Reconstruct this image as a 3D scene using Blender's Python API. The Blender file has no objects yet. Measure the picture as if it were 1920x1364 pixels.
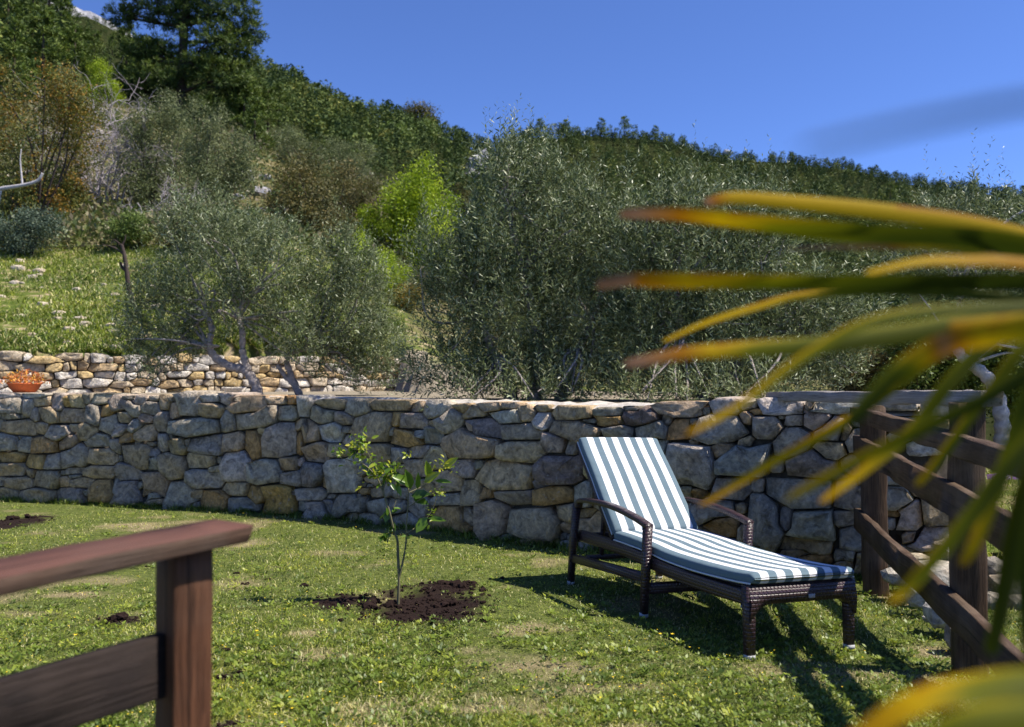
import bpy, math, random
import numpy as np
from mathutils import Vector, Matrix
rng = np.random.default_rng(11)
random.seed(11)
scene = bpy.context.scene
R = math.radians
F = 1500.0                      # focal length in pixels of the 1920 px wide photograph
PITCH = math.atan(27 / F)
CAMZ = 1.4
SUN_EL, SUN_AZ = R(57), R(99)   # azimuth clockwise from +Y
# ------------------------------------------------------------------ camera, sky, sun, exposure
cam = bpy.data.cameras.new('camera')
camo = bpy.data.objects.new('camera', cam)
scene.collection.objects.link(camo)
scene.camera = camo
camo.location = (0, 0, CAMZ)
camo.rotation_euler = (math.pi / 2 + PITCH, 0, 0)
cam.sensor_width = 36.0
cam.lens = F / 1920 * 36
cam.clip_start, cam.clip_end = 0.02, 6000
cam.dof.use_dof = True
cam.dof.focus_distance = 5.3
cam.dof.aperture_fstop = 2.4
cam.dof.aperture_blades = 7
world = bpy.data.worlds.new('World')
scene.world = world
world.use_nodes = True
wn, wl = world.node_tree.nodes, world.node_tree.links
sky = wn.new('ShaderNodeTexSky')
sky.sky_type = 'NISHITA'
sky.sun_disc = False
sky.sun_elevation = SUN_EL
sky.sun_rotation = SUN_AZ
sky.altitude = 2500
sky.air_density = 1.0
sky.dust_density = 0.0
sky.ozone_density = 8.0
skc = wn.new('ShaderNodeMix')           # deep polarised blue of the photograph
skc.data_type, skc.blend_type = 'RGBA', 'MULTIPLY'
skc.inputs[0].default_value = 1.0
skc.inputs[7].default_value = (0.90, 0.93, 1.18, 1)
wl.new(sky.outputs[0], skc.inputs[6])
wl.new(skc.outputs[2], wn['Background'].inputs[0])
wn['Background'].inputs[1].default_value = 0.104
sl = bpy.data.lights.new('sun', 'SUN')
sl.energy = 5.0
sl.angle = R(0.5)
sl.color = (1.0, 0.94, 0.84)
slo = bpy.data.objects.new('sun', sl)
scene.collection.objects.link(slo)
SDIR = Vector((math.sin(SUN_AZ) * math.cos(SUN_EL), math.cos(SUN_AZ) * math.cos(SUN_EL), math.sin(SUN_EL)))
slo.rotation_euler = SDIR.to_track_quat('Z', 'Y').to_euler()
slo.location = SDIR * 50
vs = scene.view_settings
vs.view_transform = 'Standard'
vs.look = 'None'
vs.exposure = 0.74
vs.gamma = 1.0
scene.render.engine = 'CYCLES'
cy = scene.cycles
cy.use_denoising = True
cy.use_adaptive_sampling = True
cy.adaptive_threshold = 0.02
cy.max_bounces = 5
cy.diffuse_bounces = 3
cy.glossy_bounces = 2
cy.transmission_bounces = 3
cy.caustics_reflective = cy.caustics_refractive = False
COL = scene.collection

# ------------------------------------------------------------------ helpers
def P(px, py, d):
    """point at forward distance d that stands on photograph pixel (px, py)"""
    xc, yc = (px - 960) / F, (682 - py) / F
    Y = math.cos(PITCH) - yc * math.sin(PITCH)
    Z = yc * math.cos(PITCH) + math.sin(PITCH)
    s = d / Y
    return Vector((xc * s, d, CAMZ + Z * s))

def lawn_h(x, y):
    return 0.346 - 0.015 * x - 0.059 * y

def PG(px, py):
    """point on the lawn under pixel"""
    a, b = P(px, py, 1.0), Vector((0, 0, CAMZ))
    r = a - b
    t = (0.346 - CAMZ) / (r.z + 0.015 * r.x + 0.059 * r.y)
    return b + r * t

def obj(name, me, parent=None, mat=None, **props):
    o = bpy.data.objects.new(name, me)
    COL.objects.link(o)
    if parent is not None:
        o.parent = parent
    if mat is not None and me is not None and not me.materials:
        me.materials.append(mat)
    for k, v in props.items():
        o[k] = v
    return o

def thing(name, label, cat, loc=(0, 0, 0), group=None):
    o = obj(name, None, label=label, category=cat)
    o.location = loc
    o.empty_display_size = 0.2
    if group:
        o['group'] = group
    return o

def child(name, me, par, mat=None, world_coords=True, **props):
    """part of a thing: mesh given in world coordinates, parent an unrotated Empty"""
    o = obj(name, me, par, mat, **props)
    if world_coords:
        o.location = -Vector(par.location)
        if par.parent is not None:
            o.location = Vector((0, 0, 0))
    return o

def mesh(name, verts, faces, tint=None, smooth=False):
    """verts (N,3); faces a list of index arrays (M,k)"""
    me = bpy.data.meshes.new(name)
    verts = np.asarray(verts, dtype=np.float32).reshape(-1, 3)
    if not isinstance(faces, (list, tuple)):
        faces = [faces]
    faces = [np.asarray(f, dtype=np.int32) for f in faces if len(f)]
    me.vertices.add(len(verts))
    me.vertices.foreach_set('co', verts.ravel())
    li = np.concatenate([f.ravel() for f in faces])
    tot = np.concatenate([np.full(len(f), f.shape[1], np.int32) for f in faces])
    st = np.concatenate([[0], np.cumsum(tot)[:-1]]).astype(np.int32)
    me.loops.add(len(li))
    me.loops.foreach_set('vertex_index', li)
    me.polygons.add(len(tot))
    me.polygons.foreach_set('loop_start', st)
    if smooth:
        me.polygons.foreach_set('use_smooth', np.ones(len(tot), bool))
    me.update(calc_edges=True)
    me.validate()
    if tint is not None:
        tint = np.asarray(tint, np.float32)
        dom = 'FACE' if len(tint) == len(tot) else 'POINT'
        at = me.attributes.new('tint', 'FLOAT', dom)
        at.data.foreach_set('value', tint)
    return me

class Acc:
    """collects pieces of geometry that make one mesh"""
    def __init__(s):
        s.v, s.f, s.t, s.n = [], {}, [], 0
    def add(s, v, faces, tint=None):
        v = np.asarray(v, np.float32).reshape(-1, 3)
        if not isinstance(faces, (list, tuple)):
            faces = [faces]
        for f in faces:
            f = np.asarray(f, np.int32)
            s.f.setdefault(f.shape[1], []).append(f + s.n)
        s.v.append(v)
        s.n += len(v)
        s.t.append(np.full(len(v), 0.5 if tint is None else tint, np.float32) if np.ndim(tint) == 0 else tint)
    def mesh(s, name, smooth=False):
        return mesh(name, np.concatenate(s.v), [np.concatenate(x) for x in s.f.values()], np.concatenate(s.t), smooth)

def hash2(i, j, seed=0):
    h = (i.astype(np.int64) * 374761393 + j.astype(np.int64) * 668265263 + seed * 974711) & 0x7fffffff
    h = ((h ^ (h >> 13)) * 1274126177) & 0x7fffffff
    return ((h ^ (h >> 16)) & 0xffff) / 65535.0

def vnoise(x, y, seed=0):
    x, y = np.asarray(x, float), np.asarray(y, float)
    i, j = np.floor(x).astype(np.int64), np.floor(y).astype(np.int64)
    u, v = x - i, y - j
    u, v = u * u * (3 - 2 * u), v * v * (3 - 2 * v)
    a, b = hash2(i, j, seed), hash2(i + 1, j, seed)
    c, d = hash2(i, j + 1, seed), hash2(i + 1, j + 1, seed)
    return (a * (1 - u) + b * u) * (1 - v) + (c * (1 - u) + d * u) * v

def fbm(x, y, seed=0, o=4):
    s, a, t = 0, 1.0, 0
    for k in range(o):
        s = s + a * vnoise(np.asarray(x) * 2 ** k, np.asarray(y) * 2 ** k, seed + k)
        t += a
        a *= 0.5
    return s / t

def unit(v):
    return v / np.maximum(np.linalg.norm(v, axis=-1, keepdims=True), 1e-9)

def rand_dirs(n):
    return unit(rng.normal(size=(n, 3)))

def sweep(path, rad, seg=8, flat=None, up=(0, 0, 1), rect=None, caps=True, bev=0.18):
    """tube or rounded-rectangle bar along a path; rect=(width, height)"""
    p = np.asarray(path, float)
    n = len(p)
    rad = np.broadcast_to(np.asarray(rad, float), (n,))
    t = unit(np.gradient(p, axis=0))
    up = np.asarray(up, float)
    s = np.cross(t, up)
    bad = np.linalg.norm(s, axis=1) < 0.15
    s[bad] = np.cross(t[bad], (0.93, 0.37, 0.02))
    s = unit(s)
    w = np.cross(s, t)
    if rect:
        rw, rh = rect
        b = min(rw, rh) * bev
        a = np.array([(rw/2-b, -rh/2), (rw/2, -rh/2+b), (rw/2, rh/2-b), (rw/2-b, rh/2), (-rw/2+b, rh/2), (-rw/2, rh/2-b), (-rw/2, -rh/2+b), (-rw/2+b, -rh/2)])
    else:
        k = np.arange(seg) / seg * 2 * math.pi
        a = np.stack([np.cos(k), np.sin(k)], 1)
    m = len(a)
    v = p[:, None] + rad[:, None, None] * (s[:, None] * a[None, :, :1] + w[:, None] * a[None, :, 1:])
    i, j = np.meshgrid(np.arange(n - 1), np.arange(m), indexing='ij')
    q = np.stack([i * m + j, i * m + (j + 1) % m, (i + 1) * m + (j + 1) % m, (i + 1) * m + j], -1).reshape(-1, 4)
    fs = [q]
    if caps:
        fs.append(np.arange(m)[::-1][None])
        fs.append((np.arange(m) + (n - 1) * m)[None])
    return v.reshape(-1, 3), fs

def smooth_path(pts, n=12):
    """Catmull-Rom through points"""
    p = np.asarray([tuple(q) for q in pts], float)
    p = np.vstack([2 * p[0] - p[1], p, 2 * p[-1] - p[-2]])
    out = []
    for k in range(1, len(p) - 2):
        for u in np.linspace(0, 1, n, endpoint=False):
            a, b, c, d = p[k-1], p[k], p[k+1], p[k+2]
            out.append(0.5 * (2*b + (c-a)*u + (2*a-5*b+4*c-d)*u*u + (-a+3*b-3*c+d)*u**3))
    out.append(p[-2])
    return np.array(out)

def leaves(base, direc, length, width, tint, roll=None, fold=0.0):
    """diamond-shaped leaves: returns verts, quads, tint per vertex"""
    n = len(base)
    length = np.broadcast_to(length, (n,))[:, None]
    width = np.broadcast_to(width, (n,))[:, None]
    d = unit(direc)
    s = unit(np.cross(d, rand_dirs(n))) if roll is None else unit(np.cross(d, roll))
    nrm = np.cross(s, d)
    mid = base + d * length * 0.5
    v = np.stack([base, mid + s * width * 0.5 + nrm * fold * length, base + d * length, mid - s * width * 0.5 + nrm * fold * length], 1)
    f = np.arange(n * 4).reshape(n, 4)
    return v.reshape(-1, 3), f, np.repeat(np.broadcast_to(tint, (n,)), 4)

# ------------------------------------------------------------------ materials
def new_mat(name):
    m = bpy.data.materials.new(name)
    m.use_nodes = True
    nt = m.node_tree
    b = nt.nodes['Principled BSDF']
    return m, nt.nodes, nt.links, b

def ramp(n, l, src, stops):
    r = n.new('ShaderNodeValToRGB')
    e = r.color_ramp.elements
    e[0].position, e[0].color = stops[0][0], (*stops[0][1], 1)
    e[1].position, e[1].color = stops[-1][0], (*stops[-1][1], 1)
    for p, c in stops[1:-1]:
        x = e.new(p)
        x.color = (*c, 1)
    l.new(src, r.inputs[0])
    return r.outputs[0]

def mixc(n, l, fac, a, b, mode='MIX'):
    m = n.new('ShaderNodeMix')
    m.data_type = 'RGBA'
    m.blend_type = mode
    for s, v in ((m.inputs[0], fac), (m.inputs[6], a), (m.inputs[7], b)):
        if hasattr(v, 'links') or hasattr(v, 'is_output'):
            l.new(v, s)
        elif isinstance(v, (int, float)):
            s.default_value = v
        else:
            s.default_value = (*v, 1)
    return m.outputs[2]

def noise(n, l, scale, detail=4, rough=0.6, vec=None, dist=0.0):
    t = n.new('ShaderNodeTexNoise')
    t.inputs['Scale'].default_value = scale
    t.inputs['Detail'].default_value = detail
    t.inputs['Roughness'].default_value = rough
    t.inputs['Distortion'].default_value = dist
    if vec is not None:
        l.new(vec, t.inputs['Vector'])
    return t.outputs['Fac']

def coords(n, l, kind='Object', scale=(1, 1, 1)):
    c = n.new('ShaderNodeTexCoord')
    m = n.new('ShaderNodeMapping')
    m.inputs['Scale'].default_value = scale
    l.new(c.outputs[kind], m.inputs[0])
    return m.outputs[0]

def bump(n, l, b, height, strength, dist=0.01):
    x = n.new('ShaderNodeBump')
    x.inputs['Strength'].default_value = strength
    x.inputs['Distance'].default_value = dist
    l.new(height, x.inputs['Height'])
    l.new(x.outputs[0], b.inputs['Normal'])

def attr(n, name='tint'):
    a = n.new('ShaderNodeAttribute')
    a.attribute_name = name
    return a.outputs['Fac']

def leaf_mat(name, stops, trans=0.3, rough=0.5, spec=0.4, tcol=None):
    """leaf colour runs over the per-leaf tint; part of the light passes through the blade"""
    m, n, l, b = new_mat(name)
    c = ramp(n, l, attr(n), stops)
    l.new(c, b.inputs['Base Color'])
    b.inputs['Roughness'].default_value = rough
    b.inputs['Specular IOR Level'].default_value = spec
    if trans > 0:
        t = n.new('ShaderNodeBsdfTranslucent')
        l.new(mixc(n, l, 0.6, c, tcol or (0.35, 0.42, 0.03), 'MIX') if tcol else c, t.inputs['Color'])
        mx = n.new('ShaderNodeMixShader')
        mx.inputs[0].default_value = trans
        l.new(b.outputs[0], mx.inputs[1])
        l.new(t.outputs[0], mx.inputs[2])
        l.new(mx.outputs[0], n['Material Output'].inputs[0])
    return m

def flat_mat(name, col, rough=0.7, var=0.0, scale=20, bmp=0.0, spec=0.3):
    m, n, l, b = new_mat(name)
    b.inputs['Roughness'].default_value = rough
    b.inputs['Specular IOR Level'].default_value = spec
    v = coords(n, l)
    f = noise(n, l, scale, 5, 0.65, v)
    lo = tuple(c * (1 - var) for c in col)
    hi = tuple(min(1, c * (1 + var)) for c in col)
    l.new(ramp(n, l, f, [(0.3, lo), (0.7, hi)]), b.inputs['Base Color'])
    if bmp:
        bump(n, l, b, f, bmp)
    return m

def stone_mat(name, ochre=(0.34, 0.21, 0.09), amount=0.35, lichen=0.3):
    """limestone: object colour, ochre staining, grey lichen, pitting"""
    m, n, l, b = new_mat(name)
    oi = n.new('ShaderNodeObjectInfo')
    tc = n.new('ShaderNodeTexCoord')
    ad = n.new('ShaderNodeVectorMath')
    ad.operation = 'ADD'
    l.new(tc.outputs['Object'], ad.inputs[0])
    cx = n.new('ShaderNodeCombineXYZ')
    ml = n.new('ShaderNodeMath')
    ml.operation = 'MULTIPLY'
    ml.inputs[1].default_value = 37.0
    l.new(oi.outputs['Random'], ml.inputs[0])
    l.new(ml.outputs[0], cx.inputs[0])
    l.new(ml.outputs[0], cx.inputs[2])
    l.new(cx.outputs[0], ad.inputs[1])
    v = ad.outputs[0]
    big = noise(n, l, 5.0, 5, 0.65, v, 0.4)
    fine = noise(n, l, 34.0, 6, 0.7, v)
    mid = noise(n, l, 13.0, 5, 0.6, v, 0.8)
    st = ramp(n, l, big, [(0.50, (0, 0, 0)), (0.68, (1, 1, 1))])
    mm = n.new('ShaderNodeMath')
    mm.operation = 'MULTIPLY'
    mm.inputs[1].default_value = amount
    l.new(st, mm.inputs[0])
    c = mixc(n, l, mm.outputs[0], oi.outputs['Color'], ochre)
    sh = ramp(n, l, mid, [(0.3, (0.42, 0.42, 0.43)), (0.5, (0.95, 0.95, 0.95)), (0.7, (1.4, 1.37, 1.32))])
    c = mixc(n, l, 1.0, c, sh, 'MULTIPLY')
    sp = ramp(n, l, fine, [(0.3, (0.5, 0.5, 0.5)), (0.62, (1.15, 1.15, 1.15))])
    c = mixc(n, l, 0.8, c, sp, 'MULTIPLY')
    lic = ramp(n, l, noise(n, l, 21.0, 3, 0.5, v), [(0.62, (0, 0, 0)), (0.68, (1, 1, 1))])
    m2 = n.new('ShaderNodeMath')
    m2.operation = 'MULTIPLY'
    m2.inputs[1].default_value = lichen
    l.new(lic, m2.inputs[0])
    c = mixc(n, l, m2.outputs[0], c, (0.42, 0.41, 0.38))
    l.new(c, b.inputs['Base Color'])
    b.inputs['Roughness'].default_value = 0.88
    b.inputs['Specular IOR Level'].default_value = 0.2
    h = n.new('ShaderNodeMath')
    h.operation = 'ADD'
    l.new(fine, h.inputs[0])
    l.new(mid, h.inputs[1])
    bump(n, l, b, h.outputs[0], 1.0, 0.022)
    return m

def wood_mat(name, dark, light, along='X', grey=None, gamt=0.0, scale=1.0):
    m, n, l, b = new_mat(name)
    sc = {'X': (3.0, 90, 90), 'Y': (90, 3.0, 90), 'Z': (90, 90, 3.0)}[along]
    v = coords(n, l, 'Object', tuple(s * scale for s in sc))
    g = noise(n, l, 1.0, 6, 0.65, v, 1.2)
    c = ramp(n, l, g, [(0.28, dark), (0.72, light)])
    if grey:
        w = noise(n, l, 4.0, 4, 0.6, coords(n, l))
        k = ramp(n, l, w, [(0.45, (0, 0, 0)), (0.65, (gamt,) * 3)])
        c = mixc(n, l, k, c, grey)
    crack = ramp(n, l, noise(n, l, 0.6, 3, 0.5, v, 0.3), [(0.33, (0.25, 0.25, 0.25)), (0.40, (1, 1, 1))])
    c = mixc(n, l, 0.8, c, crack, 'MULTIPLY')
    l.new(c, b.inputs['Base Color'])
    b.inputs['Roughness'].default_value = 0.72
    b.inputs['Specular IOR Level'].default_value = 0.2
    bump(n, l, b, g, 1.0, 0.006)
    return m
# ------------------------------------------------------------------ terrain
TER = 1.16
WALL_BASE = [(-420, 919), (-200, 929), (0, 938), (320, 953), (640, 974), (960, 1016), (1300, 1054), (1640, 1088), (1808, 1105)]
wall_line = smooth_path([PG(*q) for q in WALL_BASE], 24)
WU = wall_line[:, 0] / wall_line[:, 1]
def wall_depth(u):
    return np.interp(u, WU, wall_line[:, 1])

BACK_A, BACK_B = np.array([-9.2, 10.9]), np.array([-1.9, 15.1])    # back retaining wall, plan
BDIR = (BACK_B - BACK_A) / np.linalg.norm(BACK_B - BACK_A)
BNRM = np.array([BDIR[1], -BDIR[0]])
def back_depth(u):
    # depth where the sight line x = u*y meets the back wall
    return (BACK_A[0] - BDIR[0] / BDIR[1] * BACK_A[1]) / (u - BDIR[0] / BDIR[1])

TCOL = np.array([-900, 0, 130, 200, 300, 420, 500, 560, 620, 690, 760, 830, 900, 950, 1000, 1100, 1230, 1370, 1480, 1600, 1700, 1800, 1840, 1920, 2900.])
TSKY = np.array([-260, -20, 18, 45, 98, 122, 142, 168, 198, 220, 232, 252, 282, 276, 248, 252, 260, 297, 302, 318, 342, 356, 360, 367, 440.])
TDR = np.array([150, 150, 150, 155, 170, 220, 270, 290, 300, 310, 320, 330, 350, 420, 440, 450, 450, 450, 450, 450, 450, 450, 450, 450, 450.])
TPW = np.array([.85, .85, .82, .75, .62, .5, .46, .48, .53, .6, .7, .8, .9, 1.3, 1.6, 2, 2, 2, 2, 2, 1.9, 1.7, 1.3, 1.2, 1.2])
def terrain_h(x, y):
    x, y = np.asarray(x, float), np.asarray(y, float)
    u = x / y
    px = 960 + F * u
    left = np.clip((800 - px) / 60, 0, 1)
    right = np.clip((px - 1800) / 40, 0, 1)
    bd = np.clip(back_depth(np.minimum(u, 0.1)), 10.0, 17.0) + 0.30
    d0 = left * bd + (1 - left) * 12.0
    d0 = d0 * (1 - right) + 7.5 * right
    h0 = left * 1.74 + (1 - left) * TER
    h0 = h0 * (1 - right) + 0.45 * right
    y0 = 709 - (h0 - 1.4) / d0 * F
    ys, Dr, p = np.interp(px, TCOL, TSKY), np.interp(px, TCOL, TDR), np.interp(px, TCOL, TPW)
    d = np.maximum(y, d0)
    t = np.log(d / d0) / np.log(Dr / d0)
    ty = y0 + (ys - y0) * np.clip(t, 0, 1) ** p
    dd = np.minimum(d, Dr)
    h = 1.4 + (709 - ty) / F * dd - 0.25 * np.maximum(d - Dr, 0)
    amp = np.clip((d - d0) * 0.05, 0, 1.0) + np.clip((d - 60) * 0.02, 0, 5)
    amp *= np.clip(2.2 - 2.0 * d / Dr, 0.12, 1)
    h = h + amp * (fbm(x * 0.09, y * 0.09, 5, 4) - 0.5) * 1.6
    lo = TER * (1 - right) + right * np.interp(y, [4.8, 7.5], [0.06, 0.45])
    return np.where(y < d0, lo, h)

def ground_h(x, y):
    return terrain_h(x, y)

nu, nr = 260, 190
uu = np.linspace(-1.15, 1.15, nu)
ss = np.concatenate([[0.0], np.geomspace(0.12, 900, nr - 1)])
UU, SS = np.meshgrid(uu, ss, indexing='ij')
YY = wall_depth(UU) + 0.22 + SS
XX = UU * YY
HH = terrain_h(XX, YY)
i, j = np.meshgrid(np.arange(nu - 1), np.arange(nr - 1), indexing='ij')
a = i * nr + j
quads = np.stack([a, a + nr, a + nr + 1, a + 1], -1).reshape(-1, 4)
pxg = 960 + F * UU
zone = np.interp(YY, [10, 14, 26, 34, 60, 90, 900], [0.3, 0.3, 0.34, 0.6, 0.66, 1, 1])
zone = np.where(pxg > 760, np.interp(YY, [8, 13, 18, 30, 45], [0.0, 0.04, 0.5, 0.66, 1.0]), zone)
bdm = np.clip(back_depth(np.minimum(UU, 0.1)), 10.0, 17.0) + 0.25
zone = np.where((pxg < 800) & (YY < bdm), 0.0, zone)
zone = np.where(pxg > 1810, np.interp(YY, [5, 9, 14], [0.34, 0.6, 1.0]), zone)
m, n, l, b = new_mat('hillside_soil')
v = coords(n, l)
n1, n2 = noise(n, l, 0.9, 6, 0.65, v), noise(n, l, 9.0, 6, 0.7, v)
grav = ramp(n, l, n2, [(0.3, (0.15, 0.125, 0.085)), (0.7, (0.34, 0.29, 0.22))])
n3 = noise(n, l, 2.6, 7, 0.72, v)
mead = ramp(n, l, n3, [(0.40, (0.06, 0.09, 0.018)), (0.52, (0.13, 0.145, 0.04)), (0.60, (0.30, 0.235, 0.14)), (0.72, (0.44, 0.35, 0.24))])
scrub = ramp(n, l, n1, [(0.38, (0.06, 0.07, 0.02)), (0.58, (0.15, 0.125, 0.06)), (0.72, (0.33, 0.28, 0.21))])
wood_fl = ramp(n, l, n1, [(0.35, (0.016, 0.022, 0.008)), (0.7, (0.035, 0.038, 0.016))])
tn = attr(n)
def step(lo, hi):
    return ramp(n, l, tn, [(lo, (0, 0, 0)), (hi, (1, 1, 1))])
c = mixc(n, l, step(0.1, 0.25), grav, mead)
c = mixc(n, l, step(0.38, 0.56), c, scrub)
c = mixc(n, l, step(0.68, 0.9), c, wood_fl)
l.new(c, b.inputs['Base Color'])
b.inputs['Roughness'].default_value = 0.95
b.inputs['Specular IOR Level'].default_value = 0.0
bump(n, l, b, n2, 0.6, 0.05)
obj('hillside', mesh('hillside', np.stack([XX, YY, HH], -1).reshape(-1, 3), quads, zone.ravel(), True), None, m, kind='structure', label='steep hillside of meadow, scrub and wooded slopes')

# far bare mountain behind the wood on the left
mx, mz = np.meshgrid(np.linspace(0, 1, 60), np.linspace(0, 1, 40), indexing='ij')
mtx = -1150 + mx * 720
crest = np.interp(mtx, [-1150, -960, -850, -790, -740, -690, -640, -560, -430], [760, 760, 722, 690, 662, 610, 560, 470, 330])
mty = 1500 - (1 - mz) * 420 + 60 * fbm(mx * 9, mz * 9, 3)
mth = crest * mz ** 0.8 + 34 * (fbm(mx * 12, mz * 12, 9, 5) - 0.5)
i, j = np.meshgrid(np.arange(59), np.arange(39), indexing='ij')
a = i * 40 + j
q = np.stack([a, a + 40, a + 41, a + 1], -1).reshape(-1, 4)
m, n, l, b = new_mat('bare_rock')
v = coords(n, l)
nn = noise(n, l, 0.06, 8, 0.7, v)
l.new(ramp(n, l, nn, [(0.35, (0.10, 0.12, 0.07)), (0.45, (0.34, 0.33, 0.33)), (0.7, (0.55, 0.53, 0.52))]), b.inputs['Base Color'])
b.inputs['Roughness'].default_value = 1
bump(n, l, b, nn, 1.0, 8)
obj('mountain', mesh('mountain', np.stack([mtx, mty, mth], -1).reshape(-1, 3), q), None, m, kind='structure', label='bare grey mountain top far behind the pines')

# ------------------------------------------------------------------ lawn
def in_front(x, y):
    return y < wall_depth(np.where(y > 0.1, x / np.maximum(y, 0.1), -9)) - 0.02
SOIL = [(-1, 0, 0, 0)]
def soil_spot(px, py, rx, ry, k=1.0):
    c, e, g = PG(px, py), PG(px + rx, py), PG(px, py + ry)
    SOIL.append((c.x, c.y, abs(e.x - c.x), abs(g.y - c.y)))
soil_spot(795, 1138, 125, 40); soil_spot(640, 1128, 60, 14); soil_spot(10, 985, 55, 22); soil_spot(222, 1165, 40, 12)
soil_spot(428, 1270, 26, 12); soil_spot(425, 1360, 30, 10); soil_spot(840, 1105, 60, 12)
def soil_mask(x, y):
    m = np.zeros_like(x)
    w = fbm(x * 12, y * 12, 21, 3)
    for cx, cy_, rx, ry in SOIL[1:]:
        r = np.sqrt(((x - cx) / rx) ** 2 + ((y - cy_) / ry) ** 2)
        m = np.maximum(m, np.clip((1.0 + (w - 0.5) * 0.8 - r) * 5, 0, 1))
    return m
STRAW = [(985, 1183, 80, 16), (270, 985, 90, 16), (450, 1020, 60, 14), (880, 1225, 60, 10), (1010, 1250, 160, 14), (620, 1230, 120, 16), (700, 1330, 140, 18), (1690, 1125, 40, 20), (1750, 1220, 50, 18), (560, 1190, 60, 9), (930, 1330, 200, 15), (130, 1115, 90, 12), (1120, 1290, 120, 12)]
STR = []
for q in STRAW:
    c, e, g = PG(q[0], q[1]), PG(q[0] + q[2], q[1]), PG(q[0], q[1] + q[3])
    STR.append((c.x, c.y, abs(e.x - c.x), abs(g.y - c.y)))
def straw_mask(x, y):
    w = fbm(x * 2.3, y * 2.3, 31, 4)
    m = np.clip((w - 0.60) * 5, 0, 0.6)
    w2 = fbm(x * 7, y * 7, 41, 3)
    for cx, cy_, rx, ry in STR:
        r = np.sqrt(((x - cx) / rx) ** 2 + ((y - cy_) / ry) ** 2)
        m = np.maximum(m, np.clip((1.0 + (w2 - 0.5) * 1.8 - r) * 1.2, 0, 0.85))
    return m
def lawn_z(x, y):
    z = lawn_h(x, y) + 0.035 * (fbm(x * 1.3, y * 1.3, 51, 3) - 0.5)
    c = SOIL[1]
    r = np.sqrt(((x - c[0]) / c[2]) ** 2 + ((y - c[1]) / c[3]) ** 2)
    z = z - 0.03 * np.exp(-r ** 2 * 2) + 0.03 * np.exp(-((r - 1.0) / 0.25) ** 2) * fbm(x * 6, y * 6, 61, 2)
    return z + 0.03 * soil_mask(x, y) * (fbm(x * 18, y * 18, 71, 3) - 0.35)
gx, gy = np.arange(-13, 9.01, 0.08), np.concatenate([np.arange(-8, 2.2, 0.4), np.arange(2.2, 11.5, 0.06)])
GX, GY = np.meshgrid(gx, gy, indexing='ij')
i, j = np.meshgrid(np.arange(len(gx) - 1), np.arange(len(gy) - 1), indexing='ij')
a = i * len(gy) + j
q = np.stack([a, a + len(gy), a + len(gy) + 1, a + 1], -1).reshape(-1, 4)
sm, tm = soil_mask(GX, GY), straw_mask(GX, GY)
me = mesh('lawn', np.stack([GX, GY, lawn_z(GX, GY)], -1).reshape(-1, 3), q, None, True)
for nm, dat in (('soil', sm), ('straw', tm)):
    at = me.attributes.new(nm, 'FLOAT', 'POINT')
    at.data.foreach_set('value', dat.ravel().astype(np.float32))
m, n, l, b = new_mat('lawn_ground')
v = coords(n, l)
f1, f2 = noise(n, l, 22, 5, 0.7, v), noise(n, l, 90, 4, 0.7, v)
g = ramp(n, l, f1, [(0.35, (0.05, 0.07, 0.014)), (0.65, (0.15, 0.17, 0.045))])
s = ramp(n, l, f2, [(0.35, (0.16, 0.12, 0.06)), (0.7, (0.40, 0.32, 0.19))])
e = ramp(n, l, f2, [(0.35, (0.010, 0.006, 0.005)), (0.7, (0.034, 0.020, 0.016))])
c = mixc(n, l, attr(n, 'straw'), g, s)
c = mixc(n, l, attr(n, 'soil'), c, e)
l.new(c, b.inputs['Base Color'])
b.inputs['Roughness'].default_value = 0.95
b.inputs['Specular IOR Level'].default_value = 0.1
bump(n, l, b, f2, 0.9, 0.015)
obj('lawn', me, None, m, kind='structure', label='sloping lawn of short grass, weeds and bare straw patches')

def scatter_lawn(nm, ymin=935, ymax=1420, xmin=-120, xmax=2040):
    px, py = rng.uniform(xmin, xmax, nm), rng.uniform(ymin, ymax, nm)
    xc, yc = (px - 960) / F, (682 - py) / F
    Y = math.cos(PITCH) - yc * math.sin(PITCH)
    Z = yc * math.cos(PITCH) + math.sin(PITCH)
    t = (0.346 - CAMZ) / (Z + 0.015 * xc + 0.059 * Y)
    x, y = xc * t, Y * t
    k = in_front(x, y) & (y > 1.2) & (y < 12)
    x, y = x[k], y[k]
    return x, y
def blades(x, y, z, h, w, tint, lean=0.5, bend=0.4):
    n = len(x)
    base = np.stack([x, y, z - 0.004], 1)
    az = rng.uniform(0, 2 * math.pi, n)
    s = np.stack([np.cos(az), np.sin(az), np.zeros(n)], 1) * (w * 0.5)[:, None]
    d = np.stack([rng.normal(0, lean, n), rng.normal(0, lean, n), np.ones(n)], 1)
    d = unit(d) * h[:, None]
    bd = np.stack([rng.normal(0, bend, n), rng.normal(0, bend, n), -np.abs(rng.normal(0, 0.25, n))], 1) * h[:, None]
    mid = base + d * 0.55
    tip = base + d + bd
    v = np.stack([base - s, base + s, mid + s * 0.8, mid - s * 0.8, tip], 1).reshape(-1, 3)
    k = np.arange(n)[:, None] * 5
    return v, [k + np.array([[0, 1, 2, 3]]), k + np.array([[3, 2, 4]])], np.repeat(tint, 5)
x, y = scatter_lawn(200000)
sm, tm = soil_mask(x, y), straw_mask(x, y)
keep = rng.random(len(x)) > np.maximum(sm * 0.985, tm * 0.6)
x, y, tm = x[keep], y[keep], tm[keep]
patch = fbm(x * 3.1, y * 3.1, 81, 3)
lush = fbm(x * 1.1, y * 1.1, 91, 2)
h = (0.014 + 0.028 * rng.random(len(x)) ** 1.5) * (0.3 + 1.4 * lush ** 1.3)
near_wall = np.clip(1 - (wall_depth(x / y) - y) / 0.35, 0, 1)
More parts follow.
